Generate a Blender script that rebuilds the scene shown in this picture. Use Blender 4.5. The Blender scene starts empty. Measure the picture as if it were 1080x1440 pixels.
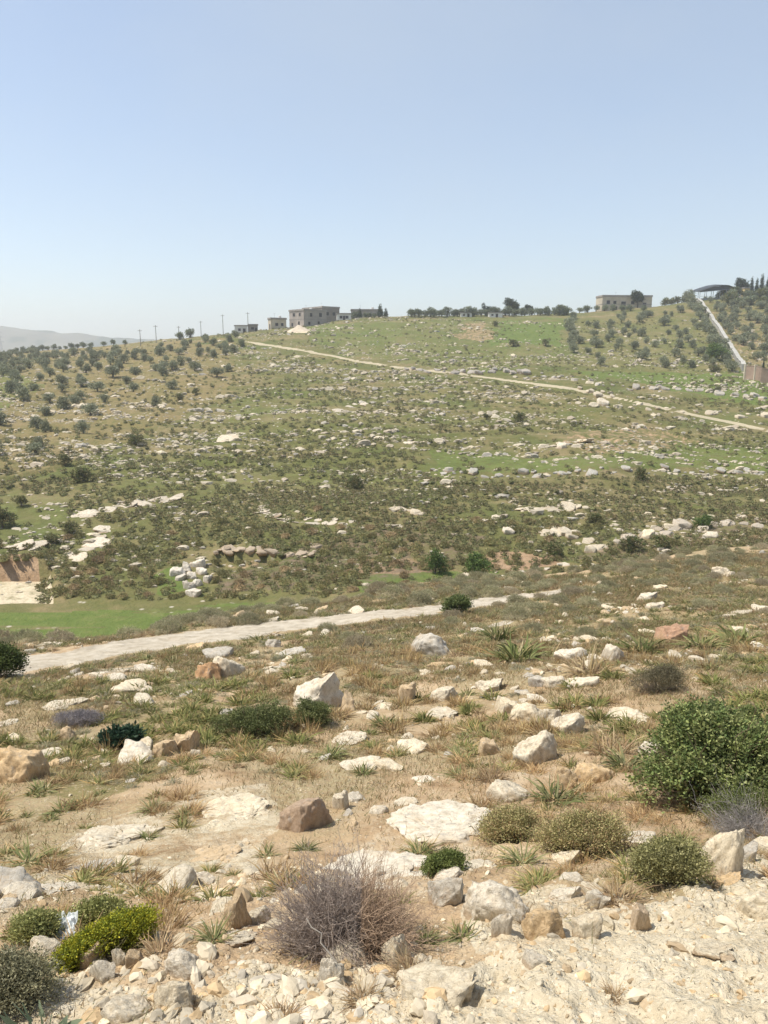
import bpy, bmesh, math, random
import numpy as np

scene = bpy.context.scene
COL = scene.collection
R = math.radians

# ---------------------------------------------------------------- camera, sky, sun, exposure
PITCH = R(12.0)
FPX = 1040.0                                   # focal length in photograph pixels (1080 x 1440)
cam_d = bpy.data.cameras.new('camera')
cam_d.sensor_fit = 'AUTO'; cam_d.sensor_width = 36.0; cam_d.lens = 36.0 * FPX / 1440.0
cam_d.clip_start = 0.05; cam_d.clip_end = 30000.0
cam = bpy.data.objects.new('camera', cam_d); COL.objects.link(cam)
cam.location = (0, 0, 0); cam.rotation_euler = (math.pi / 2 - PITCH, 0, 0)
scene.camera = cam

SUN_EL = R(63.0)
SUN_AZ = R(-98.0)                              # from straight ahead (+Y), negative = to the left
world = bpy.data.worlds.new('World'); scene.world = world; world.use_nodes = True
wn = world.node_tree
sky = wn.nodes.new('ShaderNodeTexSky'); sky.sky_type = 'NISHITA'; sky.sun_disc = False
sky.sun_elevation = SUN_EL; sky.sun_rotation = SUN_AZ
sky.altitude = 700; sky.air_density = 1.0; sky.dust_density = 1.4; sky.ozone_density = 0.3
bg = wn.nodes['Background']; bg.inputs['Strength'].default_value = 0.132
tc = wn.nodes.new('ShaderNodeTexCoord'); mp = wn.nodes.new('ShaderNodeMapping'); mp.inputs['Rotation'].default_value = (.3, .5, .6); mp.inputs['Scale'].default_value = (1.2, 4.0, 2.5)
cir = wn.nodes.new('ShaderNodeTexNoise'); cir.inputs['Scale'].default_value = 1.6; cir.inputs['Detail'].default_value = 5.0     # thin uneven veil of high haze
wn.links.new(tc.outputs['Generated'], mp.inputs['Vector']); wn.links.new(mp.outputs[0], cir.inputs['Vector'])
vr = wn.nodes.new('ShaderNodeMapRange'); vr.inputs['From Min'].default_value = .35; vr.inputs['From Max'].default_value = .7; vr.inputs['To Min'].default_value = .26; vr.inputs['To Max'].default_value = .46
wn.links.new(cir.outputs['Fac'], vr.inputs['Value'])
veil = wn.nodes.new('ShaderNodeMix'); veil.data_type = 'RGBA'; veil.inputs[7].default_value = (3.3, 3.68, 3.95, 1)
wn.links.new(vr.outputs[0], veil.inputs[0]); wn.links.new(sky.outputs['Color'], veil.inputs[6]); wn.links.new(veil.outputs[2], bg.inputs['Color'])

sun_d = bpy.data.lights.new('sun', 'SUN'); sun_d.energy = 4.0; sun_d.angle = R(0.5); sun_d.color = (1.0, 0.94, 0.83)
sun = bpy.data.objects.new('sun', sun_d); COL.objects.link(sun)
sdir = (math.sin(SUN_AZ) * math.cos(SUN_EL), math.cos(SUN_AZ) * math.cos(SUN_EL), math.sin(SUN_EL))
sun.rotation_euler = (math.acos(sdir[2]), 0, math.atan2(sdir[1], sdir[0]) + math.pi / 2)
scene.view_settings.view_transform = 'Standard'; scene.view_settings.look = 'None'
scene.view_settings.gamma = 1.0; scene.view_settings.exposure = 0.55
scene.cycles.volume_bounces = 1
scene.cycles.max_bounces = 6; scene.cycles.diffuse_bounces = 3; scene.cycles.transparent_max_bounces = 6

# ---------------------------------------------------------------- noise
def _hash(ix, iy, iz, seed):
    h = (ix.astype(np.int64) * 374761393 + iy.astype(np.int64) * 668265263 + iz * 2147483647 + seed * 1274126177) & 0xFFFFFFFF
    h = ((h ^ (h >> 13)) * 1274126177) & 0xFFFFFFFF
    h = h ^ (h >> 16)
    return (h & 0xFFFFFF) / float(0xFFFFFF) * 2 - 1

def vnoise(x, y, seed=0):
    ix = np.floor(x); iy = np.floor(y); fx = x - ix; fy = y - iy
    fx = fx * fx * fx * (fx * (fx * 6 - 15) + 10); fy = fy * fy * fy * (fy * (fy * 6 - 15) + 10)
    a = _hash(ix, iy, 0, seed); b = _hash(ix + 1, iy, 0, seed); c = _hash(ix, iy + 1, 0, seed); d = _hash(ix + 1, iy + 1, 0, seed)
    return (a + (b - a) * fx) * (1 - fy) + (c + (d - c) * fx) * fy

def fbm(x, y, octv=4, seed=0):
    s = 0; a = 1.0; t = 0
    for i in range(octv):
        s = s + a * vnoise(x * 2 ** i + i * 17.3, y * 2 ** i - i * 9.1, seed + i); t += a; a *= 0.5
    return s / t

def vnoise3(P, seed=0):
    I = np.floor(P); f = P - I; f = f * f * (3 - 2 * f); out = 0
    for dx in (0, 1):
        for dy in (0, 1):
            for dz in (0, 1):
                w = (f[:, 0] if dx else 1 - f[:, 0]) * (f[:, 1] if dy else 1 - f[:, 1]) * (f[:, 2] if dz else 1 - f[:, 2])
                out = out + w * _hash(I[:, 0] + dx, I[:, 1] + dy, (I[:, 2] + dz).astype(np.int64), seed)
    return out

def sstep(a, b, x):
    t = np.clip((x - a) / (b - a), 0, 1); return t * t * (3 - 2 * t)

# ---------------------------------------------------------------- terrain height
def tan_of(py): return math.tan(PITCH + math.atan((py - 720.0) / FPX))
def pz(py, Y): return -tan_of(py) * Y

COLS = {   # azimuth u = X/Y : list of (Y, photograph row, or ('z', height))
 -.75: [(.3, ('z', -1.55)), (1.9, 1440), (4.4, 1200), (6.5, 1100), (10.3, 1000), (15.5, 940), (18, 922), (20, 909), (28, ('z', -12.6)), (40, ('z', -17.6)), (48.8, 900), (51.5, 880), (54.8, 860), (56, 853), (64, 800), (74, 750), (89, 700), (108, 650), (136, 600), (178, 550), (220, 520), (420, 499), (600, ('z', -3))],
 -.5: [(.3, ('z', -1.55)), (1.9, 1440), (4.4, 1200), (6.5, 1100), (10.3, 1000), (15.5, 940), (18, 920), (20, 906), (28, ('z', -12.4)), (40, ('z', -17.4)), (48.8, 900), (51.5, 880), (54.8, 860), (56, 852), (64, 800), (74, 750), (89, 700), (108, 650), (136, 600), (178, 550), (220, 520), (420, 496), (600, ('z', -2))],
 -.25: [(.3, ('z', -1.55)), (1.85, 1440), (4.3, 1200), (6.3, 1100), (10, 1000), (14.5, 940), (18.5, 910), (21.5, 890), (27.5, 868), (38, ('z', -15.6)), (48, ('z', -19.2)), (55, 858), (56.4, 850), (57.2, 845), (65, 800), (75, 750), (89, 700), (108, 650), (136, 600), (178, 550), (230, 509), (340, 474), (600, ('z', 4))],
 -.1: [(.3, ('z', -1.55)), (1.82, 1440), (4.25, 1200), (6.2, 1100), (9.7, 1000), (13.8, 940), (18.2, 905), (22.4, 880), (29, 853), (38, ('z', -14.4)), (47, ('z', -18.4)), (57, 838), (60, 820), (64.5, 800), (74.5, 750), (88.5, 700), (108, 650), (136, 600), (178, 550), (236, 503), (330, 458), (600, ('z', 7))],
 0: [(.3, ('z', -1.55)), (1.8, 1440), (4.2, 1200), (6.1, 1100), (9.5, 1000), (13.5, 940), (18, 900), (23, 868), (25.5, 857), (30, 843), (37, 826), (46, ('z', -17.2)), (60, 815), (64, 800), (74, 750), (88, 700), (107, 650), (135, 600), (178, 550), (240, 502), (350, 446), (600, ('z', 12))],
 .25: [(.3, ('z', -1.53)), (1.75, 1440), (4.0, 1200), (5.8, 1100), (8.8, 1000), (16, 900), (23.5, 850), (31, 820), (36, 806), (48, ('z', -16.8)), (58, ('z', -18.8)), (66, 796), (75, 750), (88, 700), (106, 650), (134, 600), (178, 550), (245, 500), (310, 461), (380, 441), (600, ('z', 16))],
 .5: [(.3, ('z', -1.5)), (1.7, 1440), (3.9, 1200), (5.6, 1100), (8.3, 1000), (14.5, 900), (20, 850), (29, 800), (38, 769), (50, ('z', -15)), (62, ('z', -17.8)), (72, 762), (82, 730), (95, 700), (116, 650), (147, 600), (190, 550), (252, 500), (320, 455), (385, 415), (600, ('z', 29))],
 .75: [(.3, ('z', -1.5)), (1.7, 1440), (3.85, 1200), (5.5, 1100), (8.2, 1000), (14, 900), (19, 850), (29, 795), (40, 758), (52, ('z', -14)), (64, ('z', -16.8)), (72, 748), (82, 720), (95, 695), (116, 650), (147, 600), (190, 550), (252, 495), (320, 450), (385, 410), (600, ('z', 31))],
}
def pchip(x, y, xi):
    x = np.asarray(x, float); y = np.asarray(y, float); h = np.diff(x); d = np.diff(y) / h
    m = np.zeros_like(x)
    for i in range(1, len(x) - 1):
        if d[i - 1] * d[i] > 0:
            w1 = 2 * h[i] + h[i - 1]; w2 = h[i] + 2 * h[i - 1]; m[i] = (w1 + w2) / (w1 / d[i - 1] + w2 / d[i])
    m[0] = d[0]; m[-1] = d[-1]
    i = np.clip(np.searchsorted(x, xi) - 1, 0, len(x) - 2); t = np.clip((xi - x[i]) / h[i], 0, 1)
    return ((1 + 2 * t) * (1 - t) ** 2 * y[i] + t * (1 - t) ** 2 * h[i] * m[i] + t * t * (3 - 2 * t) * y[i + 1] + t * t * (t - 1) * h[i] * m[i + 1])

S0, S1, NS = math.log(.3), math.log(7000.0), 2600
SG = np.linspace(S0, S1, NS)
UG = np.linspace(-.75, .75, 241)
_cols = []
for u in sorted(COLS):
    pts = [(Y, v[1] if isinstance(v, tuple) else pz(v, Y)) for Y, v in COLS[u]]
    pts += [(1500, -30), (7000, -60)]
    _cols.append(pchip([p[0] for p in pts], [p[1] for p in pts], np.exp(SG)))
_cols = np.array(_cols)
_us = sorted(COLS)
ZT = np.array([pchip(_us, _cols[:, j], UG) for j in range(NS)]).T     # [u, s]
k = np.exp(-np.linspace(-2, 2, 25) ** 2); k /= k.sum()
ZT = np.array([np.convolve(np.pad(r, 12, mode='edge'), k, 'valid') for r in ZT])

def base_z(u, Y):
    uu = (np.clip(u, -.7499, .7499) + .75) / 1.5 * 240; s = (np.log(np.clip(Y, .301, 6990)) - S0) / (S1 - S0) * (NS - 1)
    i = np.floor(uu).astype(int); j = np.floor(s).astype(int); fu = uu - i; fs = s - j
    return (ZT[i, j] * (1 - fu) + ZT[i + 1, j] * fu) * (1 - fs) + (ZT[i, j + 1] * (1 - fu) + ZT[i + 1, j + 1] * fu) * fs

def H(x, y):
    x = np.asarray(x, float); y = np.asarray(y, float)
    Y = np.maximum(y, .301); u = x / Y
    z = base_z(u, Y)
    near = 1 - sstep(34, 46, Y); far = 1 - near
    field = (1 - sstep(-.30, -.12, u)) * sstep(44, 49, Y) * (1 - sstep(55, 58, Y))
    z = z + near * (fbm(x * .35, y * .35, 3, 3) * .16 * sstep(1.5, 9, Y) + fbm(x * 1.7, y * 1.7, 3, 5) * .045 + fbm(x * 9, y * 9, 3, 8) * .014)
    bank = sstep(-.05, .1, u) * (1 - sstep(3.0, 4.2, Y)) + .6 * (1 - sstep(2.6, 3.6, Y))
    z = z + np.clip(bank, 0, 1) * sstep(1.2, 1.7, Y) * ((.5 - np.abs(fbm(x * 3.2, y * 3.2, 3, 12))) * .07 + fbm(x * 14, y * 14, 3, 13) * .022 + fbm(x * 38, y * 38, 2, 14) * .008)
    z = z + far * (1 - field) * (fbm(x * .06, y * .06, 3, 21) * .9 * sstep(60, 110, Y) + fbm(x * .35, y * .35, 3, 23) * .22)
    # terrace steps: the slope climbs in low natural ledges
    tl = fbm(x * .03, y * .03, 2, 31) * 2.5
    ph = (Y / 9.0 + tl) ; st = ph - np.floor(ph)
    z = z + far * sstep(70, 90, Y) * (1 - sstep(230, 300, Y)) * .55 * (sstep(.0, .14, st) - st)
    # dug-out bank on the left
    q = 1 - sstep(-.478, -.462, u)
    zq = np.where(Y < 64.2, np.minimum(z, -20.0 + .0 * Y), z + .75 * (1 - sstep(64.2, 76, Y)))
    zq = np.where(Y < 66, np.where(Y < 64.2, -20.0, base_z(u, Y) + .75 + fbm(x * .8, y * .8, 2, 44) * .12), zq)
    z = np.where((Y > 56.5), z * (1 - q) + zq * q, z)
    # low overhanging scarp in the middle of the slope foot
    q = sstep(-.245, -.225, u) * (1 - sstep(-.10, -.06, u)) * np.where(Y < 68, sstep(63, 67, Y), 1 - sstep(68.6, 80, Y))
    q = q * sstep(-.35, .3, fbm(x * .45, y * .05, 3, 41))
    yy = 68 + fbm(x * .3, y * 0 + 3, 2, 40) * 1.2
    z = z + q * np.where(Y < yy, -.6, .6)
    return z

CT, ST = math.cos(PITCH), math.sin(PITCH)
def ray(px, py):
    r = (np.asarray(px, float) - 540) / FPX; up = (720 - np.asarray(py, float)) / FPX
    return r, CT + up * ST, -ST + up * CT
def hits(px, py, ymin=1.0, ymax=460.0):
    """where the sight line through a point of the photograph meets the ground (x, y, z)"""
    px = np.atleast_1d(np.asarray(px, float)); py = np.atleast_1d(np.asarray(py, float))
    r, Yd, Zd = ray(px, py); u = r / Yd; t = Zd / Yd
    Ys = np.exp(np.linspace(math.log(ymin), math.log(ymax), 1400)); out = np.zeros((len(px), 3))
    for a in range(0, len(px), 400):
        uu = u[a:a + 400, None]; Z = H(uu * Ys, np.broadcast_to(Ys, (uu.shape[0], len(Ys))))
        below = Z >= t[a:a + 400, None] * Ys
        idx = np.where(below.any(1), below.argmax(1), (Z / Ys).argmax(1))   # above the skyline: the crest itself
        y = Ys[idx]; out[a:a + 400, 0] = uu[:, 0] * y; out[a:a + 400, 1] = y
    out[:, 2] = H(out[:, 0], out[:, 1])
    return out
def hit(px, py, **kw): return hits([px], [py], **kw)[0]
def depth(p): return p[1] * CT - p[2] * ST
def to_px(P):
    d = P[..., 1] * CT - P[..., 2] * ST; up = P[..., 1] * ST + P[..., 2] * CT
    return 540 + FPX * P[..., 0] / d, 720 - FPX * up / d
# running sight-line maximum: is a ground point seen from the camera
_vu = np.linspace(-.7, .7, 281); _vy = np.exp(np.linspace(math.log(1.0), math.log(450), 900))
_vs = H(_vu[:, None] * _vy, np.broadcast_to(_vy, (281, 900))) / _vy
_vm = np.maximum.accumulate(_vs, axis=1)
def visible(P, lift=.25):
    u = P[:, 0] / P[:, 1]; i = np.clip(np.round((u + .7) / 1.4 * 280).astype(int), 0, 280)
    j = np.clip(np.floor(np.log(P[:, 1]) / math.log(450) * 899).astype(int) - 2, 0, 899)
    return (P[:, 2] + lift) / P[:, 1] >= _vm[i, j]

# ---------------------------------------------------------------- object helpers
def make_mesh(name, V, Fs, mat=None, smooth=False, tint=None, attrs=None):
    me = bpy.data.meshes.new(name)
    V = np.asarray(V, np.float32).reshape(-1, 3)
    if isinstance(Fs, np.ndarray): Fs = [Fs]
    Fs = [np.asarray(f) for f in Fs if len(f)]
    loops = np.concatenate([f.ravel() for f in Fs]).astype(np.int32)
    tot = np.concatenate([np.full(len(f), f.shape[1]) for f in Fs])
    start = np.concatenate([[0], np.cumsum(tot)[:-1]]).astype(np.int32)
    me.vertices.add(len(V)); me.vertices.foreach_set('co', V.ravel())
    me.loops.add(len(loops)); me.loops.foreach_set('vertex_index', loops)
    me.polygons.add(len(tot)); me.polygons.foreach_set('loop_start', start)
    me.update(calc_edges=True)
    me.polygons.foreach_set('use_smooth', np.full(len(tot), smooth, dtype=bool))
    A = dict(attrs or {})
    if tint is not None: A['tint'] = tint
    for nme, c in A.items():
        c = np.asarray(c, np.float32)
        if c.shape[1] == 3: c = np.concatenate([c, np.ones((len(c), 1), np.float32)], 1)
        at = me.color_attributes.new(nme, 'FLOAT_COLOR', 'POINT'); at.data.foreach_set('color', c.ravel())
    if mat: me.materials.append(mat)
    return me

def obj(name, me, parent=None, loc=(0, 0, 0), rotz=0, scale=(1, 1, 1), color=None, rot=None):
    o = bpy.data.objects.new(name, me); COL.objects.link(o)
    o.location = [float(v) for v in loc]; o.rotation_euler = rot if rot else (0, 0, rotz)
    o.scale = scale if isinstance(scale, (tuple, list)) else (scale,) * 3
    if parent: o.parent = parent
    if color is not None: o.color = (*color, 1)
    return o
def tag(o, label, cat, group=None, kind=None):
    o['label'] = label; o['category'] = cat
    if group: o['group'] = group
    if kind: o['kind'] = kind
    return o
def thing(name, label, cat, loc, rotz=0, scale=1, group=None, rot=None):
    return tag(obj(name, None, None, loc, rotz, scale, rot=rot), label, cat, group)
def stuff(name, me, label, cat):
    o = obj(name, me); tag(o, label, cat, kind='stuff'); return o

class Mesh:
    """collects shapes that become ONE mesh"""
    def __init__(s): s.V = []; s.F3 = []; s.F4 = []; s.n = 0
    def add(s, V, F):
        F = np.asarray(F) + s.n; (s.F3 if F.shape[1] == 3 else s.F4).append(F)
        s.V.append(np.asarray(V, float)); s.n += len(V)
    def box(s, x0, x1, y0, y1, z0, z1):
        s.add([(x, y, z) for z in (z0, z1) for y in (y0, y1) for x in (x0, x1)], [(0, 2, 3, 1), (4, 5, 7, 6), (0, 1, 5, 4), (2, 6, 7, 3), (0, 4, 6, 2), (1, 3, 7, 5)])
    def tube(s, P, r0, r1, sides=6):
        V, F = tubes(np.asarray(P, float)[None], r0, r1, sides); s.add(V, F)
    def mesh(s, name, mat, smooth=False, tint=None):
        Fs = [np.concatenate(f) for f in (s.F3, s.F4) if f]
        return make_mesh(name, np.concatenate(s.V), Fs, mat, smooth, tint)

def tubes(P, r0, r1, sides=3):
    """P: (n, k, 3) polylines -> tapered tubes"""
    n, kk, _ = P.shape
    t = P[:, -1] - P[:, 0]; t /= np.linalg.norm(t, axis=1, keepdims=True) + 1e-9
    ref = np.where(np.abs(t[:, 2:3]) < .9, np.array([[0, 0, 1.]]), np.array([[1., 0, 0]]))
    a = np.cross(t, ref); a /= np.linalg.norm(a, axis=1, keepdims=True); b = np.cross(t, a)
    r0 = np.broadcast_to(np.asarray(r0, float), (n,)); r1 = np.broadcast_to(np.asarray(r1, float), (n,))
    f = np.linspace(0, 1, kk); rad = r0[:, None] * (1 - f) + r1[:, None] * f
    ang = np.arange(sides) / sides * 2 * math.pi
    ring = a[:, None, :] * np.cos(ang)[None, :, None] + b[:, None, :] * np.sin(ang)[None, :, None]
    V = P[:, :, None, :] + rad[:, :, None, None] * ring[:, None]
    idx = np.arange(n * kk * sides).reshape(n, kk, sides)
    nx = np.roll(idx, -1, axis=2)
    F = np.stack([idx[:, :-1], nx[:, :-1], nx[:, 1:], idx[:, 1:]], -1).reshape(-1, 4)
    return V.reshape(-1, 3), F

def unit(v): return v / (np.linalg.norm(v, axis=-1, keepdims=True) + 1e-9)

def foliage(rng, blobs, n, per, slen, ll, lw, cols, up=.3, shell=(.65, 1.0), zmin=-.35, spread=.9):
    """leaf sprigs spread over the outer part of overlapping ellipsoids -> diamonds with a colour per leaf"""
    C = np.array([b[0] for b in blobs], float); Rr = np.array([np.broadcast_to(b[1], 3) for b in blobs], float)
    w = Rr.prod(1) ** .67; bi = rng.choice(len(C), n, p=w / w.sum())
    d = unit(rng.normal(size=(n, 3))); d[:, 2] = np.where(d[:, 2] < zmin, -d[:, 2], d[:, 2])
    lump = vnoise3(d * 2.6 + bi[:, None] * 3.7, 7) + .6 * vnoise3(d * 6.0 + bi[:, None] * 1.3, 9)
    p = C[bi] + d * Rr[bi] * rng.uniform(*shell, (n, 1)) * (1 + .24 * lump[:, None])
    sd = unit(d + np.array([0, 0, up]) + rng.normal(size=(n, 3)) * .35)
    t = rng.uniform(0, 1, (n, per, 1))
    lp = p[:, None] + sd[:, None] * slen * t + rng.normal(size=(n, per, 3)) * slen * .16
    ld = unit(sd[:, None] + rng.normal(size=(n, per, 3)) * spread)
    side = unit(np.cross(ld, rng.normal(size=(n, per, 3))))
    L = ll * rng.uniform(.6, 1.25, (n, per, 1)); W = lw * rng.uniform(.7, 1.2, (n, per, 1))
    V = np.stack([lp, lp + ld * L * .5 + side * W * .5, lp + ld * L, lp + ld * L * .5 - side * W * .5], 2).reshape(-1, 3)
    cols = np.array(cols, float); ci = np.clip(((lump * .5 + .5 + rng.normal(size=n) * .25) * len(cols)).astype(int), 0, len(cols) - 1)
    c = cols[ci] * rng.uniform(.78, 1.2, (n, 1)); c = c[:, None] * rng.uniform(.8, 1.2, (n, per, 1))
    c = np.repeat(c.reshape(-1, 3), 4, axis=0)
    return V, np.arange(len(V)).reshape(-1, 4), c

def joinVF(parts):
    V = []; F = []; T = []; n = 0
    for v, f, c in parts:
        V.append(v); F.append(f + n); n += len(v)
        T.append(np.broadcast_to(np.asarray(c, float), (len(v), 3)))
    return np.concatenate(V), F, np.concatenate(T)

def ico(sub):
    bm = bmesh.new(); bmesh.ops.create_icosphere(bm, subdivisions=sub, radius=1)
    V = np.array([v.co[:] for v in bm.verts]); F = np.array([[v.index for v in f.verts] for f in bm.faces]); bm.free()
    return V, F
ICO = {i: ico(i) for i in (1, 2, 3, 4, 5)}

# ---------------------------------------------------------------- materials
class NT:
    def __init__(s, name):
        s.m = bpy.data.materials.new(name); s.m.use_nodes = True; s.t = s.m.node_tree
        s.b = s.t.nodes['Principled BSDF']; s.out = s.t.nodes['Material Output']
    def n(s, typ, props=None, **inp):
        nd = s.t.nodes.new(typ)
        for kk, v in (props or {}).items(): setattr(nd, kk, v)
        for kk, v in inp.items(): s.set(nd, kk, v)
        return nd
    def set(s, nd, key, v):
        key = int(key[1:]) if key[0] == '_' and key[1:].isdigit() else key.replace('_', ' ')
        if isinstance(v, bpy.types.NodeSocket): s.t.links.new(v, nd.inputs[key])
        else:
            if isinstance(v, tuple) and len(v) == 3 and nd.inputs[key].type == 'RGBA': v = (*v, 1)
            nd.inputs[key].default_value = v
    def pos(s): return s.n('ShaderNodeNewGeometry').outputs['Position']
    def obco(s): return s.n('ShaderNodeTexCoord').outputs['Object']
    def noise(s, co, sc, det=5, rough=.55, off=None):
        if off is not None: co = s.n('ShaderNodeVectorMath', {'operation': 'ADD'}, _0=co, _1=off).outputs[0]
        return s.n('ShaderNodeTexNoise', None, Vector=co, Scale=sc, Detail=float(det), Roughness=rough).outputs['Fac']
    def vor(s, co, sc, feat='F1', out='Distance'):
        return s.n('ShaderNodeTexVoronoi', {'feature': feat}, Vector=co, Scale=sc).outputs[out]
    def math(s, op, a, b=0.0, c=0.0, clamp=False):
        nd = s.n('ShaderNodeMath', {'operation': op, 'use_clamp': clamp}); s.set(nd, '_0', a); s.set(nd, '_1', b); s.set(nd, '_2', c); return nd.outputs[0]
    def rng(s, x, a, b, lo=0.0, hi=1.0):
        return s.n('ShaderNodeMapRange', {'interpolation_type': 'SMOOTHSTEP'}, Value=x, From_Min=a, From_Max=b, To_Min=lo, To_Max=hi).outputs[0]
    def mix(s, f, a, b, mode='MIX'):
        nd = s.n('ShaderNodeMix', {'data_type': 'RGBA', 'blend_type': mode}); s.set(nd, '_0', f)
        for i, v in ((6, a), (7, b)):
            if isinstance(v, bpy.types.NodeSocket): s.t.links.new(v, nd.inputs[i])
            else: nd.inputs[i].default_value = (*v, 1)
        return nd.outputs[2]
    def ramp(s, f, stops):
        nd = s.n('ShaderNodeValToRGB', None, Fac=f); e = nd.color_ramp.elements
        while len(e) < len(stops): e.new(.5)
        for el, (p, c) in zip(e, stops): el.position = p; el.color = (*c, 1)
        return nd.outputs[0]
    def attr(s, name):
        a = s.n('ShaderNodeAttribute', {'attribute_name': name}); sp = s.n('ShaderNodeSeparateColor', None, Color=a.outputs['Color'])
        return a.outputs['Color'], sp.outputs[0], sp.outputs[1], sp.outputs[2]
    def oinfo(s): return s.n('ShaderNodeObjectInfo')
    def done(s, col, rough=.9, bump=None, strength=.5, dist=.02, spec=.2):
        s.set(s.b, 'Base_Color', col); s.b.inputs['Roughness'].default_value = rough; s.b.inputs['Specular IOR Level'].default_value = spec
        if bump is not None:
            bn = s.n('ShaderNodeBump', None, Height=bump, Strength=strength, Distance=dist); s.t.links.new(bn.outputs[0], s.b.inputs['Normal'])
        return s.m

def mat_ground():
    s = NT('hillside_ground'); P = s.pos()
    _, track, green, red = s.attr('maskA'); _, scree, tan, lush = s.attr('maskB'); _, far, grey, wet = s.attr('maskC')
    big = s.noise(P, .4, 6); mid = s.noise(P, 2.3, 7, .65); fine = s.noise(P, 16, 6, .7); gr = s.noise(P, 70, 4, .7)
    soil = s.ramp(mid, [(.30, (.29, .185, .10)), (.46, (.44, .31, .185)), (.60, (.52, .39, .25)), (.75, (.58, .47, .33))])
    straw = s.ramp(fine, [(.35, (.23, .175, .095)), (.55, (.37, .30, .17)), (.72, (.50, .42, .27))])
    nearc = s.mix(s.math('MULTIPLY', s.rng(big, .40, .58), s.rng(fine, .25, .6)), soil, straw)
    nearc = s.mix(s.math('MULTIPLY', lush, s.rng(fine, .25, .6, .25, .95)), nearc, s.ramp(mid, [(.3, (.10, .105, .032)), (.7, (.23, .20, .075))]))
    peb = s.math('MAXIMUM', s.rng(s.vor(P, 24), .10, .30, 1.0, 0.0), s.rng(s.vor(P, 58), .1, .3, .8, 0.0)); pebm = s.rng(s.noise(P, 3.1, 6, .7), .42, .58)
    nearc = s.mix(s.math('MULTIPLY', peb, pebm), nearc, (.56, .47, .34))
    nearc = s.mix(s.math('MULTIPLY', s.rng(gr, .52, .68), .4), nearc, (.22, .155, .09))
    fb = s.noise(P, .09, 7, .62); fm = s.noise(P, .8, 6, .65); ff = s.noise(P, 3.5, 4, .6)
    farc = s.ramp(fb, [(.32, (.105, .122, .040)), (.46, (.150, .142, .056)), (.58, (.21, .172, .085)), (.72, (.29, .22, .13))])
    farc = s.mix(s.rng(fm, .40, .62), s.mix(.45, farc, (.092, .108, .036)), farc)
    farc = s.mix(s.math('MULTIPLY', tan, s.rng(fm, .32, .55, .35, 1.0)), farc, s.ramp(ff, [(.3, (.20, .145, .07)), (.7, (.33, .24, .13))]))
    fl = s.math('MULTIPLY', s.rng(s.vor(P, .95), .10, .26, 1.0, 0.0), s.rng(s.noise(P, .22, 3, .6, (31, 7, 3)), .50, .62))
    farc = s.mix(s.math('MULTIPLY', fl, .85), farc, (.50, .45, .37))
    c = s.mix(far, nearc, farc)
    e = s.math('MULTIPLY', s.math('SUBTRACT', s.mix(far, s.mix(.5, mid, fine), fm), .5), .9)
    def m(a, lo=.38, hi=.62): return s.rng(s.math('ADD', a, e), lo, hi)
    c = s.mix(m(green), c, s.mix(far, s.ramp(mid, [(.3, (.075, .125, .018)), (.7, (.15, .19, .04))]), s.ramp(fm, [(.3, (.092, .132, .034)), (.55, (.125, .158, .045)), (.75, (.19, .178, .075))])))
    c = s.mix(m(red), c, s.ramp(fm, [(.3, (.25, .165, .095)), (.7, (.40, .28, .18))]))
    c = s.mix(m(grey), c, s.ramp(fm, [(.3, (.10, .085, .055)), (.7, (.20, .15, .10))]))
    trc = s.ramp(mid, [(.3, (.34, .285, .21)), (.5, (.47, .41, .32)), (.68, (.57, .51, .415))])
    c = s.mix(m(track, .42, .58), c, s.mix(wet, trc, (.43, .37, .255)))
    sc = s.ramp(s.mix(.5, mid, fine), [(.3, (.40, .315, .20)), (.48, (.56, .475, .335)), (.65, (.66, .585, .44))])
    sc = s.mix(s.rng(s.vor(P, 42), .1, .34, .75, 0.0), sc, (.68, .62, .50))
    c = s.mix(m(scree, .35, .65), c, sc)
    hgt = s.mix(far, s.math('ADD', s.math('ADD', s.math('MULTIPLY', fine, .035), s.math('MULTIPLY', gr, .016)), s.math('MULTIPLY', peb, .012)), s.math('ADD', s.math('MULTIPLY', ff, .22), s.math('MULTIPLY', fm, .25)))
    return s.done(c, .95, hgt, .8, 1.0, .1)

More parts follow.
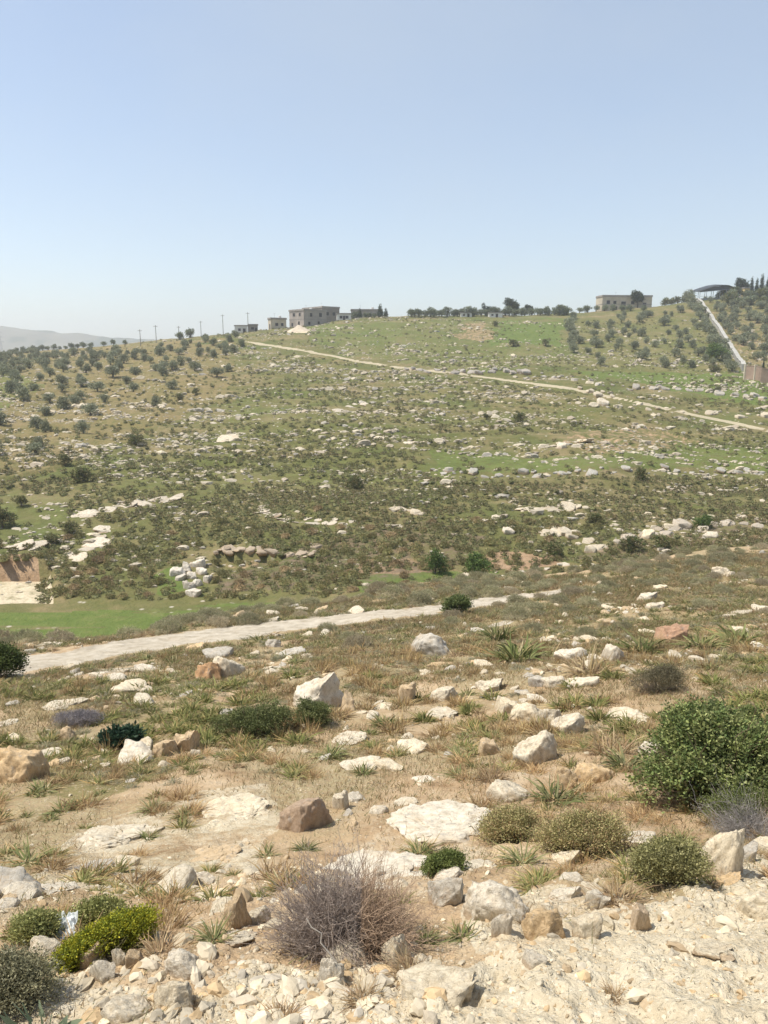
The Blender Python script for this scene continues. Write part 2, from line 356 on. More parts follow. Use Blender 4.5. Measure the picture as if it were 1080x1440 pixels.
def mat_rock():
    s = NT('limestone'); oi = s.oinfo(); P = s.obco()
    P = s.n('ShaderNodeVectorMath', {'operation': 'ADD'}, _0=P, _1=s.n('ShaderNodeCombineXYZ', None, X=s.math('MULTIPLY', oi.outputs['Random'], 40.0)).outputs[0]).outputs[0]
    a = s.noise(P, 1.6, 8, .65); b = s.noise(P, 5.5, 8, .7); d = s.noise(P, 16, 6, .7)
    c = s.mix(1.0, oi.outputs['Color'], s.ramp(b, [(.30, (.58, .54, .48)), (.46, (.95, .93, .9)), (.60, (1.12, 1.12, 1.12)), (.75, (1.3, 1.3, 1.3))]), 'MULTIPLY')
    c = s.mix(s.math('MULTIPLY', s.rng(a, .50, .64), .6), c, s.mix(.5, oi.outputs['Color'], (.46, .32, .17)))
    c = s.mix(s.math('MULTIPLY', s.rng(s.noise(P, 3.2, 9, .75, (9, 4, 2)), .54, .64), .6), c, (.27, .255, .23))
    c = s.mix(s.rng(d, .58, .70, 0, .7), c, (.18, .145, .105))
    crack = s.rng(s.vor(s.n('ShaderNodeVectorMath', {'operation': 'ADD'}, _0=P, _1=s.n('ShaderNodeTexNoise', None, Vector=P, Scale=2.0, Detail=5.0).outputs['Color']).outputs[0], 2.0, 'DISTANCE_TO_EDGE'), .0, .035)
    c = s.mix(s.math('MULTIPLY', s.math('SUBTRACT', 1.0, crack), .3), c, (.22, .17, .12))
    oz = s.n('ShaderNodeSeparateXYZ', None, Vector=s.obco()).outputs[2]
    c = s.mix(s.math('MULTIPLY', s.rng(s.math('ADD', oz, s.math('MULTIPLY', b, .5)), .62, .30), .6), c, (.40, .27, .155))     # soil splashed on the foot
    hgt = s.math('ADD', s.math('ADD', s.math('MULTIPLY', b, .7), s.math('MULTIPLY', d, .4)), s.math('MULTIPLY', crack, .12))
    return s.done(c, .92, hgt, .8, .014, .15)

def mat_tint(name, rough=.85, noise=0.0, trans=0.0, sc=8.0):
    """colour from the mesh's own tint attribute times the object's colour"""
    s = NT(name); a = s.n('ShaderNodeAttribute', {'attribute_name': 'tint'})
    c = s.mix(1.0, a.outputs['Color'], s.oinfo().outputs['Color'], 'MULTIPLY')
    if noise: c = s.mix(noise, c, s.mix(1.0, c, s.ramp(s.noise(s.pos(), sc, 6, .65), [(.3, (.4, .38, .35)), (.7, (1.3, 1.3, 1.3))]), 'MULTIPLY'))
    s.done(c, rough, spec=.15)
    if trans:
        tr = s.n('ShaderNodeBsdfTranslucent', None, Color=c); mx = s.n('ShaderNodeMixShader', None, _0=trans)
        s.t.links.new(s.b.outputs[0], mx.inputs[1]); s.t.links.new(tr.outputs[0], mx.inputs[2]); s.t.links.new(mx.outputs[0], s.out.inputs['Surface'])
    return s.m
def mat_plain(name, col, rough=.85, var=.35, sc=1.5, bump=0.0):
    s = NT(name); P = s.obco(); n = s.noise(P, sc, 7, .65)
    c = s.mix(1.0, col, s.ramp(n, [(.3, (1 - var,) * 3), (.7, (1 + var * .5,) * 3)]), 'MULTIPLY')
    return s.done(c, rough, n if bump else None, .5, bump or .02)

M_ground = mat_ground(); M_rock = mat_rock()
M_leaf = mat_tint('leaves', .7, 0, .22); M_twig = mat_tint('twigs', .9); M_stone = mat_tint('loose_stones', .92, .6, 0, 9.0)
M_grass = mat_tint('grass_blades', .8, 0, .25)
M_far = mat_tint('distant_hill', .95, .5, 0, .01)

# ---------------------------------------------------------------- the ground: one sheet, split where its surface changes
def in_poly(x, y, poly):
    c = np.zeros(x.shape, bool); n = len(poly)
    for i in range(n):
        x0, y0 = poly[i]; x1, y1 = poly[(i + 1) % n]
        if y0 == y1: continue
        c ^= ((y0 > y) != (y1 > y)) & (x < (x1 - x0) * (y - y0) / (y1 - y0) + x0)
    return c
def line_mask(x, y, pts):
    """1 on a polyline given as (x, y, half height), falling to 0 at twice that"""
    xs = [p[0] for p in pts]; yc = np.interp(x, xs, [p[1] for p in pts]); hw = np.interp(x, xs, [p[2] for p in pts])
    m = np.clip(1.5 - np.abs(y - yc) / (hw + 1e-6), 0, 1)
    return m * ((x > xs[0]) & (x < xs[-1]))
def build_ground():
    us = np.concatenate([np.linspace(-4, -.72, 40)[:-1], np.linspace(-.72, .72, 880), np.linspace(.72, 4, 40)[1:]])
    ys = np.concatenate([np.exp(np.linspace(math.log(.4), math.log(1.2), 40))[:-1], np.exp(np.linspace(math.log(1.2), math.log(60), 640))[:-1],
                         np.exp(np.linspace(math.log(60), math.log(440), 420))[:-1], np.exp(np.linspace(math.log(440), math.log(4300), 50))])
    U, Y = np.meshgrid(us, ys); X = U * Y
    Z = H(X, Y); nr, nc = U.shape
    V = np.stack([X, Y, Z], -1).reshape(-1, 3)
    px, py = to_px(V); yv = V[:, 1]; xv = V[:, 0]
    ok = yv > 1.0
    w1 = fbm(xv * .8, yv * .8, 4, 61); w2 = fbm(xv * .8 + 90, yv * .8, 4, 63)
    f1 = fbm(xv * .11, yv * .11, 4, 65); f2 = fbm(xv * .11 + 70, yv * .11, 4, 67)
    far = sstep(40, 47, yv)
    qx = px + np.where(far > .5, f1 * 26, w1 * 16); qy = py + np.where(far > .5, f2 * 9, w2 * 7)
    nearY = (yv > 12) & (yv < 36) & ok; farY = (yv > 47) & (yv < 450)
    z0 = np.zeros(len(V))
    track = z0.copy(); path = z0.copy(); field = z0.copy(); green = z0.copy(); red = z0.copy(); scree = z0.copy(); tan = z0.copy(); lush = z0.copy(); grey = z0.copy()
    tpts = [(-260, 992, 26), (-40, 952, 20), (20, 938, 15), (120, 920, 11.5), (200, 906, 10.5), (300, 893, 10), (380, 883, 9), (450, 875, 8), (520, 866, 7), (580, 860, 6.6), (630, 855, 6.2), (690, 845, 6.5), (740, 838, 6), (800, 829, 4), (860, 821, 2.5), (920, 813, 1.5)]
    m = line_mask(px + w1 * 10, py + w2 * 7 + fbm(xv * 3.2, yv * 3.2, 3, 69) * 3, tpts); track = np.where(nearY, m, 0)
    for pts in ([(120, 945, 2.5), (210, 940, 3), (290, 930, 2.5), (330, 922, 1)], [(640, 885, 1), (690, 880, 3), (720, 872, 2)], [(60, 962, 1), (90, 950, 4), (120, 944, 2)]):
        track = np.maximum(track, np.where(nearY, line_mask(px + w1 * 5, py + w2 * 3, pts) * .8, 0))
    ppts = [(345, 480, .6), (362, 483, 1.3), (420, 492, 1.5), (500, 507, 1.5), (560, 517, 1.4), (640, 525, 1.35), (720, 536, 1.4), (800, 546, 1.5), (880, 562, 1.6), (960, 580, 1.7), (1080, 605, 1.9), (1200, 632, 2)]
    path = np.where(farY, line_mask(px, py + f1 * 1.5, ppts), 0)
    fp = [(-500, 915), (-500, 866), (60, 862), (180, 856), (300, 851), (380, 846), (400, 850), (300, 885), (0, 925)]
    field = np.where((yv > 47) & (yv < 60) & in_poly(px + f1 * 14, py + f2 * 3, fp), .9 - .5 * sstep(.12, .4, fbm(xv * .12, yv * .9, 3, 68)), 0)
    # greener grass on the far side
    for poly, a in (([(540, 448), (800, 444), (800, 500), (700, 528), (470, 500), (440, 470)], .46), ([(700, 455), (790, 450), (795, 488), (700, 486)], .66),
                    ([(800, 525), (1200, 520), (1200, 585), (1000, 560)], .62), ([(590, 632), (760, 640), (860, 632), (1080, 628), (1200, 630), (1200, 668), (860, 662), (600, 664)], .52),
                    ([(440, 545), (700, 548), (900, 600), (700, 612), (420, 600)], .34), ([(150, 640), (420, 640), (620, 655), (620, 700), (300, 690), (140, 690)], .42),
                    ([(310, 555), (420, 540), (450, 600), (330, 620)], .42), ([(0, 690), (100, 700), (90, 770), (0, 770)], .42), ([(210, 812), (250, 792), (262, 830), (215, 840)], .75), ([(340, 745), (470, 742), (480, 768), (340, 768)], .38),
                    ([(495, 812), (560, 800), (700, 806), (690, 835), (500, 835)], .62), ([(600, 465), (1000, 440), (1040, 520), (810, 520)], .42), ([(-300, 560), (0, 520), (60, 545), (0, 580), (-300, 600)], .5), ([(420, 460), (560, 450), (560, 480), (440, 482)], .5)):
        green = np.maximum(green, np.where(farY & in_poly(qx, qy, poly), a, 0))
    for poly, a in (([(490, 800), (520, 782), (600, 780), (640, 800), (560, 806)], .62), ([(670, 798), (690, 778), (780, 784), (800, 800), (720, 806)], .7), ([(800, 606), (940, 604), (980, 626), (840, 640), (780, 622)], .46),
                    ([(640, 460), (680, 455), (700, 475), (650, 480)], .5), ([(1000, 440), (1200, 430), (1200, 520), (1040, 512)], .42), ([(-60, 784), (46, 784), (50, 824), (-60, 824)], 1.0), ([(300, 778), (450, 778), (440, 806), (310, 800)], .42),
                    ([(650, 545), (760, 556), (830, 575), (700, 575)], .36), ([(720, 690), (900, 690), (1080, 705), (1080, 722), (720, 715)], .34)):
        red = np.maximum(red, np.where(farY & in_poly(qx, qy, poly), a, 0))
    for poly, a in (([(-300, 480), (330, 480), (330, 560), (230, 600), (60, 660), (-300, 700)], .5), ([(800, 445), (1200, 400), (1200, 520), (820, 522)], .12), ([(760, 805), (1000, 760), (1080, 750), (1080, 775), (800, 812)], .6)):
        tan = np.maximum(tan, np.where(farY & in_poly(qx, qy, poly), a, 0))
    for poly, a in (([(440, 760), (600, 735), (700, 760), (640, 800), (440, 830), (300, 835), (300, 812)], .5), ([(800, 790), (880, 755), (1080, 740), (1080, 765), (900, 790)], .5)):
        grey = np.maximum(grey, np.where(farY & in_poly(qx, qy, poly), a, 0))
    fl = (yv > 57) & (yv < 63.9) & (xv / yv < -.468)
    scree = np.where(fl, .58, 0)
    scree = np.maximum(scree, np.where(farY & in_poly(px, py, [(404, 468), (420, 456), (436, 468)]), .9, 0))
    nr_ = ok & (yv < 34)
    for poly, a in (([(560, 1440), (590, 1395), (680, 1340), (760, 1330), (850, 1285), (1000, 1240), (1300, 1200), (1500, 1700), (520, 1700)], 1.0),
                    ([(180, 1700), (230, 1420), (330, 1350), (460, 1370), (560, 1330), (640, 1370), (590, 1440), (560, 1700)], .78), ([(-200, 1700), (-200, 1400), (60, 1360), (240, 1400), (200, 1700)], .55),
                    ([(640, 1250), (800, 1230), (900, 1260), (760, 1330), (660, 1340)], .55), ([(940, 1200), (1080, 1180), (1300, 1180), (1300, 1260), (960, 1260)], .6), ([(0, 1250), (330, 1260), (420, 1350), (300, 1400), (0, 1400)], .36), ([(30, 1240), (110, 1160), (230, 1130), (390, 1108), (400, 1170), (340, 1230), (160, 1270)], .5), ([(530, 1130), (720, 1120), (720, 1200), (600, 1260), (430, 1260)], .42), ([(560, 960), (820, 990), (900, 1030), (840, 1110), (680, 1080), (560, 1020)], .34)):
        scree = np.maximum(scree, np.where(nr_ & in_poly(px + w1 * 40, py + w2 * 22, poly), a, 0))
    for poly, a in (([(50, 1030), (130, 1040), (240, 1050), (240, 1090), (140, 1130), (60, 1120)], .85), ([(0, 960), (300, 960), (300, 1010), (0, 1020)], .45), ([(600, 870), (1080, 790), (1080, 870), (900, 930), (620, 960)], .35), ([(480, 880), (620, 870), (640, 940), (500, 960)], .4)):
        lush = np.maximum(lush, np.where(nr_ & in_poly(px + w1 * 40, py + w2 * 15, poly), a, 0))
    lush = np.maximum(lush, np.where(nr_, sstep(13, 30, yv) * .38 * (1 - track), 0))
    green = np.maximum(green, field)
    allt = np.maximum(track, path)
    A = np.stack([allt, green, red], 1); B = np.stack([scree, tan, lush], 1); Cc = np.stack([far, grey, np.where(path > 0, 1., 0)], 1)
    idx = np.arange(nr * nc).reshape(nr, nc)
    F = np.stack([idx[:-1, :-1], idx[:-1, 1:], idx[1:, 1:], idx[1:, :-1]], -1).reshape(-1, 4)
    fc = lambda a: a[F].mean(1)
    cls = np.where(fc(far) > .5, 1, 0)
    cls = np.where(fc(field) > .2, 2, cls); cls = np.where(fc(track) > .5, 3, cls); cls = np.where(fc(path) > .5, 4, cls)
    for kk, (nm, lab) in enumerate((('ground', 'dry stony ground of the near slope with tan soil and straw'), ('hillside', 'green and brown far hillside with low ledges'),
                                  ('field', 'flat bright green field in the valley bottom'), ('dirt_track', 'pale dirt track crossing the foot of the near slope'), ('path', 'thin pale path running down across the far hillside'))):
        f = F[cls == kk]; used = np.unique(f); rm = np.full(len(V), -1); rm[used] = np.arange(len(used))
        me = make_mesh(nm, V[used], rm[f], M_ground, True, attrs={'maskA': A[used], 'maskB': B[used], 'maskC': Cc[used]})
        o = obj(nm, me); o['kind'] = 'structure'; o['label'] = lab; o['category'] = {'ground': 'ground', 'hillside': 'hillside', 'field': 'field', 'dirt_track': 'track', 'path': 'path'}[nm]
build_ground()

def build_far_hills():
    xs = np.linspace(-3600, 700, 420); rows = np.linspace(0, 1, 46)
    Y0, Y1 = 2100., 2700.
    pxs = np.interp(xs, [-3600, -1300, -1170, -950, -750, -560, -330, 0, 700], [462, 462, 466, 475, 481, 488, 494, 503, 512])
    crest = np.array([pz(p, 2600.) for p in pxs]) + fbm(xs * .004, xs * 0, 5, 70) * 14 + fbm(xs * .03, xs * 0 + 5, 3, 71) * 4
    X, T = np.meshgrid(xs, rows); Yv = Y0 + T * (Y1 - Y0)
    base = -62.0; Zc = np.broadcast_to(crest, X.shape)
    prof = np.where(T < .83, sstep(-.15, .83, T), 1 - .35 * sstep(.83, 1.25, T))
    Z = base + (Zc - base) * prof + fbm(X * .008, Yv * .008, 5, 72) * 9 * (T < .8)
    V = np.stack([X, Yv, Z], -1).reshape(-1, 3); idx = np.arange(X.size).reshape(X.shape)
    F = np.stack([idx[:-1, :-1], idx[:-1, 1:], idx[1:, 1:], idx[1:, :-1]], -1).reshape(-1, 4)
    n = fbm(V[:, 0] * .012, V[:, 1] * .012, 4, 73)
    c = np.where(n[:, None] > .05, np.array([[.06, .075, .045]]), np.array([[.15, .14, .10]]))
    o = obj('hills', make_mesh('hills', V, F, M_far, True, c)); o['kind'] = 'structure'; o['label'] = 'hazy blue-grey ridge far away on the left'; o['category'] = 'hills'
build_far_hills()

# ---------------------------------------------------------------- rocks
def rock_mesh(seed, sub=4, cuts=9, rough=.10, slab=False, cmin=.42):
    rng = np.random.default_rng(seed); V, F = ICO[sub]; V = V.copy()
    V = np.sign(V) * np.abs(V) ** rng.uniform(.55, .8); V *= rng.uniform(.85, 1.15, 3)
    a_ = rng.uniform(0, 3); c_, s_ = math.cos(a_), math.sin(a_); V[:, :2] = np.stack([V[:, 0] * c_ - V[:, 1] * s_, V[:, 0] * s_ + V[:, 1] * c_], 1)
    n = unit(np.array([rng.uniform(-.35, .35), rng.uniform(-.35, .35), 1])); t = V @ n - rng.uniform(.45, .7); V -= np.where(t > 0, t * .92, 0)[:, None] * n
    for i in range(cuts):
        n = unit(rng.normal(size=3)); d = rng.uniform(cmin + .15, 1.0); t = V @ n - d; V -= np.where(t > 0, t * .96, 0)[:, None] * n
    if slab:
        n = unit(np.array([rng.uniform(-.15, .15), rng.uniform(-.15, .15), 1])); t = V @ n - .34; V -= np.where(t > 0, t * .93, 0)[:, None] * n
    N = unit(V)
    dsp = vnoise3(V * 2.1 + 7, seed) * rough + vnoise3(V * 5 + 3, seed + 1) * rough * .6 + (np.abs(vnoise3(V * 9 + 1, seed + 2)) - .4) * rough * .55
    if sub >= 4: dsp += vnoise3(V * 19, seed + 3) * rough * .26 + (vnoise3(V * 34, seed + 4) * rough * .16 if sub > 4 else 0)
    V += N * dsp[:, None]
    V[:, :2] -= (V[:, :2].max(0) + V[:, :2].min(0)) / 2; V[:, :2] /= np.abs(V[:, :2]).max(0); V[:, 2] /= V[:, 2].max()
    V[:, 2] = np.maximum(V[:, 2], -.6)
    return make_mesh('rock', V, F, M_rock, True)
ROCK_BIG = [rock_mesh(100 + i, 5, 10 + i % 4, .11, cmin=.35) for i in range(9)]
ROCK_SLAB = [rock_mesh(200 + i, 5, 5, .2, True, .5) for i in range(6)]
ROCK_MED = [rock_mesh(300 + i, 4, 10, .11, i % 3 == 2, .38) for i in range(12)]
ROCK_FAR = [rock_mesh(400 + i, 3, 7, .16, i % 2 == 1, .4) for i in range(8)]
PALE = (.55, .485, .375); WHITE = (.58, .52, .42); TAN = (.49, .375, .24); BROWN = (.31, .20, .12); RUST = (.47, .29, .16); GREY = (.44, .405, .345); OCHRE = (.53, .39, .23); CREAM = (.60, .52, .385)
def place_rock(me, x0, y0, x1, y1, color, rng, dep=.85, tilt=.2, flush=False, hk=.8, name='rock', sink=.12, ymin=1.0):
    p = hit((x0 + x1) / 2, y1 - (y1 - y0) * .14, ymin=ymin); d = depth(p)
    w = (x1 - x0) / FPX * d / 2; h = (y1 - y0) / FPX * d
    dy = w * dep
    el = math.atan2(-p[2], p[1])                        # how steeply we look down
    hz = max(.25 * h, (h - 2 * dy * math.sin(el) * .7) * hk / math.cos(el))
    c = p + np.array([p[0] / p[1] * dy * .5, dy * .5, 0]); c[2] = float(H(c[0], c[1]))
    hz = hz / (1 - sink)
    e = .35; gx = float(H(c[0] + e, c[1]) - H(c[0] - e, c[1])) / (2 * e); gy = float(H(c[0], c[1] + e) - H(c[0], c[1] - e)) / (2 * e)
    k_ = .15
    if flush:                                              # bedrock lying in the surface: as deep as its foreshortened outline says
        k_ = 1.0; sa = max(math.sin(el + math.atan(gy)), .12); dy = min(w * 1.5, .8 * h / (2 * sa)); hz = min(.16 * w, .3 * h) / (1 - sink)
        c = p + np.array([p[0] / p[1] * dy * .6, dy * .6, 0]); c[2] = float(H(c[0], c[1]))
    rot = (math.atan(gy) * k_ + (0 if flush else .1) + rng.uniform(-tilt, tilt), -math.atan(gx) * k_ + rng.uniform(-tilt, tilt), 0)
    c[2] -= hz * sink
    o = obj(name, me, None, c, 0, (w, dy, hz), color, rot=rot)
    return o

B, S, Md = 'B', 'S', 'M'
HERO = [  # box in the photograph, mesh kind, variant, colour, category, label
 ((579, 885, 631, 925), B, 0, GREY, 'boulder', 'grey pitted boulder alone just below the track, tufts at its foot'),
 ((304, 918, 344, 955), B, 1, PALE, 'boulder', 'pale knobbly boulder leaning on an orange one below the track'),
 ((278, 928, 314, 960), B, 2, RUST, 'boulder', 'rust-orange boulder beside a pale knobbly one below the track'),
 ((412, 945, 483, 1002), B, 3, WHITE, 'boulder', 'large white wedge-shaped boulder behind the two rounded dark green shrubs'),
 ((478, 974, 500, 1004), Md, 1, TAN, 'rock', 'small tan rock in the shadow right of the white wedge boulder'),
 ((-8, 1042, 61, 1106), B, 4, OCHRE, 'boulder', 'blocky tan boulder with a flat sunlit top at the left edge'),
 ((54, 1052, 92, 1068), Md, 2, PALE, 'rock', 'low pale rock right beside the blocky tan boulder'),
 ((211, 1031, 249, 1068), B, 5, TAN, 'boulder', 'rounded tan boulder, left one of a touching pair'),
 ((244, 1025, 279, 1060), B, 6, TAN, 'boulder', 'rounded tan boulder with a brown front, right one of a touching pair'),
 ((268, 1052, 284, 1068), Md, 4, PALE, 'rock', 'small pale rock at the foot of the pair of rounded tan boulders'),
 ((386, 1108, 464, 1174), B, 5, (.33, .245, .175), 'boulder', 'dark brown boulder with a flat lit top standing on bare tan soil'),
 ((726, 1026, 783, 1079), B, 8, PALE, 'boulder', 'pale flat-topped boulder with a brown overhanging underside'),
 ((684, 1092, 744, 1132), B, 1, PALE, 'boulder', 'pale lichen-flecked boulder above the olive-green spiny shrubs'),
 ((546, 1124, 706, 1190), S, 0, WHITE, 'slab', 'broad smooth white bedrock slab lying flush in the tan soil'),
 ((436, 1196, 606, 1258), S, 1, WHITE, 'slab', 'long white bedrock slab rising behind the dead grey bush'),
 ((658, 1225, 744, 1300), B, 0, WHITE, 'boulder', 'large rounded white boulder in the foreground rubble'),
 ((735, 1266, 792, 1318), B, 2, OCHRE, 'boulder', 'orange-tan tilted block below a small white-topped rock'),
 ((773, 1243, 819, 1272), B, 3, WHITE, 'rock', 'white-topped rock just above the orange-tan tilted block'),
 ((886, 1270, 914, 1312), Md, 0, (.56, .44, .31), 'rock', 'pinkish triangular stone standing upright in the rubble'),
 ((973, 1170, 1044, 1250), B, 5, CREAM, 'boulder', 'tall cream boulder at the right edge below the dry grey bush'),
 ((1034, 1184, 1064, 1214), Md, 3, GREY, 'rock', 'small grey-white rock perched right of the tall cream boulder'),
 ((998, 1216, 1042, 1248), B, 6, OCHRE, 'rock', 'yellowish block lying in front of the tall cream boulder'),
 ((1036, 1246, 1100, 1296), B, 4, CREAM, 'boulder', 'cream boulder cut off by the right edge above the rubble bank'),
 ((1060, 1176, 1100, 1204), Md, 5, CREAM, 'rock', 'cream rock at the far right edge under the dry grey bush'),
 ((921, 873, 961, 905), B, 7, (.36, .225, .15), 'boulder', 'reddish-brown block with a grey cap on the upper right slope'),
 ((780, 906, 824, 932), B, 8, WHITE, 'rock', 'low white rock left of a russet dry tuft on the right slope'),
 ((845, 904, 876, 932), B, 1, WHITE, 'rock', 'white rock right of a russet dry tuft on the right slope'),
 ((896, 829, 923, 848), B, 3, WHITE, 'rock', 'single bright white rock high on the right slope near its crest'),
 ((1000, 796, 1023, 813), B, 4, PALE, 'rock', 'pale block near the crest of the near slope at right'),
 ((1020, 803, 1032, 813), Md, 7, PALE, 'rock', 'little pale stone right beside the block near the crest'),
 ((600, 957, 643, 988), B, 5, PALE, 'rock', 'rounded pale rock, topmost of a cluster right of the white wedge boulder'),
 ((559, 962, 583, 992), Md, 8, TAN, 'rock', 'small upright tan rock left of the pale cluster'),
 ((598, 986, 642, 1014), S, 2, PALE, 'rock', 'flat pale rock below the rounded one in the cluster'),
 ((671, 951, 707, 974), B, 6, PALE, 'rock', 'pale rock with a pointed top left of a straw-coloured tuft'),
 ((744, 948, 770, 968), Md, 9, GREY, 'rock', 'grey rock, left one of two side by side on the upper slope'),
 ((762, 950, 790, 970), Md, 10, PALE, 'rock', 'pale rock, right one of two side by side on the upper slope'),
 ((720, 985, 762, 1018), B, 0, CREAM, 'boulder', 'cream rock, left one of three in a row above the flat-topped boulder'),
 ((752, 990, 788, 1022), B, 2, PALE, 'boulder', 'pale rock, middle one of three in a row above the flat-topped boulder'),
 ((774, 998, 818, 1034), B, 8, PALE, 'boulder', 'slanting pale rock, right one of three in a row above the flat-topped boulder'),
 ((853, 994, 912, 1022), S, 3, CREAM, 'slab', 'flat cream slab tilted towards the large green bush'),
 ((696, 981, 723, 1006), Md, 11, CREAM, 'rock', 'egg-shaped cream rock left of three rocks in a row'),
 ((672, 1038, 702, 1064), Md, 0, TAN, 'rock', 'tan rock with a pale cap beside dry brown stalks'),
 ((775, 1078, 806, 1114), B, 4, (.48, .36, .22), 'rock', 'brown upright rock behind a spiky straw tuft'),
 ((808, 1066, 862, 1104), B, 1, OCHRE, 'boulder', 'pitted tan outcrop left of the large green bush'),
 ((902, 1034, 943, 1070), B, 6, WHITE, 'rock', 'white rock half hidden behind the large green bush'),
 ((870, 1142, 926, 1192), S, 4, WHITE, 'slab', 'white slab between the olive-green spiny shrubs and the large bush'),
 ((692, 1182, 776, 1214), S, 5, TAN, 'slab', 'tan slab with a shaded front edge under the olive-green shrubs'),
 ((772, 1188, 818, 1220), B, 3, CREAM, 'rock', 'cream block at the foot of the olive-green shrubs'),
 ((600, 1226, 652, 1278), B, 7, GREY, 'boulder', 'grey boulder with a dark shaded front right of the dead grey bush'),
 ((608, 1214, 652, 1240), B, 5, WHITE, 'rock', 'white rock sitting on top behind the grey shaded boulder'),
 ((648, 1186, 702, 1226), S, 0, PALE, 'slab', 'pale rock right of the small round green shrub'),
 ((230, 1334, 281, 1376), B, 0, WHITE, 'boulder', 'smooth white rock, upper one of two below the yellow-green cushion'),
 ((222, 1372, 276, 1420), B, 2, CREAM, 'boulder', 'cream rock with a brown side, lower one of two below the cushion'),
 ((318, 1261, 353, 1312), B, 3, TAN, 'rock', 'upright tan rock left of the dead grey bush'),
 ((350, 1273, 380, 1302), B, 8, PALE, 'rock', 'rounded pale rock touching the upright tan one'),
 ((372, 1290, 398, 1308), Md, 2, CREAM, 'rock', 'small cream rock tucked under the left of the dead grey bush'),
 ((308, 1314, 358, 1334), S, 1, PALE, 'slab', 'long flat pale stone below the upright tan rock'),
 ((36, 1220, 107, 1264), S, 2, WHITE, 'slab', 'flat white slab left of the stepped bedrock ledge'),
 ((98, 1180, 160, 1232), S, 3, GREY, 'slab', 'tilted grey-white slab, front step of the bedrock ledge'),
 ((124, 1146, 222, 1196), S, 4, PALE, 'slab', 'broad pale slab, top step of the bedrock ledge on the left'),
 ((262, 1160, 338, 1222), S, 5, TAN, 'slab', 'cracked tan bedrock slab with a broken front edge'),
 ((284, 1114, 382, 1160), S, 0, CREAM, 'slab', 'thin cream slab exposed in the soil left of the brown boulder'),
 ((276, 1226, 302, 1247), Md, 5, WHITE, 'rock', 'white cube-like rock below the cracked tan slab'),
 ((250, 1218, 282, 1248), Md, 6, TAN, 'rock', 'tan rock left of the white cube-like rock'),
 ((468, 1020, 514, 1050), S, 1, PALE, 'slab', 'low flat pale rock below the rounded dark green shrubs'),
 ((518, 1128, 546, 1146), Md, 7, WHITE, 'rock', 'small white rock on soil right of the brown boulder'),
 ((468, 1116, 490, 1142), Md, 8, PALE, 'rock', 'small pale rock close beside the right of the brown boulder'),
 ((532, 1315, 578, 1366), B, 5, CREAM, 'boulder', 'cream rock right of the foot of the dead grey bush'),
 ((446, 1346, 480, 1390), B, 4, WHITE, 'rock', 'white rock at the foot of the dead grey bush beside a pale stick'),
 ((626, 1366, 670, 1412), B, 6, CREAM, 'boulder', 'rounded cream rock embedded in the rubble bank'),
 ((972, 1322, 1024, 1354), S, 2, CREAM, 'slab', 'cream slab lying on the rubble bank at the right'),
 ((820, 1254, 850, 1282), Md, 9, WHITE, 'rock', 'white pointed rock at the top edge of the rubble bank'),
 ((804, 1286, 842, 1322), Md, 10, CREAM, 'rock', 'pale cream block half buried in the rubble bank'),
 ((736, 1340, 766, 1362), Md, 11, WHITE, 'rock', 'small white rock at the left edge of the rubble bank'),
 ((82, 1020, 106, 1044), B, 0, TAN, 'rock', 'round tan rock below the mauve-grey mat plant'),
 ((-6, 1000, 24, 1024), S, 3, PALE, 'rock', 'pale flat rock at the left edge above the blocky boulder'),
 ((70, 978, 118, 1002), S, 4, PALE, 'slab', 'pale flat slab above the mauve-grey mat plant'),
 ((188, 974, 222, 996), Md, 1, PALE, 'rock', 'pale rock in the grass left of the dark green shrub'),
 ((112, 1330, 142, 1362), Md, 3, TAN, 'rock', 'tan rock in front of the yellow-green cushion'),
 ((128, 1352, 162, 1384), Md, 4, WHITE, 'rock', 'white rock below the tan one under the yellow-green cushion'),
 ((44, 1318, 86, 1346), Md, 6, PALE, 'rock', 'pale rock under the crumpled white plastic sheet'),
 ((160, 1335, 178, 1360), Md, 5, PALE, 'rock', 'narrow pale stone leaning below the yellow-green cushion'),
 ((178, 1336, 204, 1364), Md, 0, TAN, 'rock', 'tan stone right of the narrow leaning one below the cushion'),
 ((150, 1400, 210, 1442), B, 1, PALE, 'boulder', 'pale boulder at the bottom edge above the fine rubble'),
 ((556, 1120, 586, 1134), Md, 10, PALE, 'rock', 'pale stone on the upper rim of the broad white slab'),
 ((690, 1285, 716, 1318), Md, 2, WHITE, 'rock', 'white stone just below the large rounded white boulder'),
 ((374, 896, 396, 912), B, 2, GREY, 'rock', 'grey-white rock between burnet cushions close below the track'),
]
def build_hero_rocks():
    rng = np.random.default_rng(5)
    lib = {B: ROCK_BIG, S: ROCK_SLAB, Md: ROCK_MED}
    for (x0, y0, x1, y1), kd, v, col, cat, lab in HERO:
        o = place_rock(lib[kd][v % len(lib[kd])], x0 - (x1 - x0) * .07, y0 - (y1 - y0) * .08, x1 + (x1 - x0) * .07, y1 + (y1 - y0) * .04, col, rng, dep=.8, tilt=.05 if kd == S else .16, flush=kd == S,
                       hk=.95, name={'boulder': 'boulder', 'rock': 'rock', 'slab': 'rock_slab'}[cat], sink=.12 if kd != S else .35)
        tag(o, lab, cat)
build_hero_rocks()

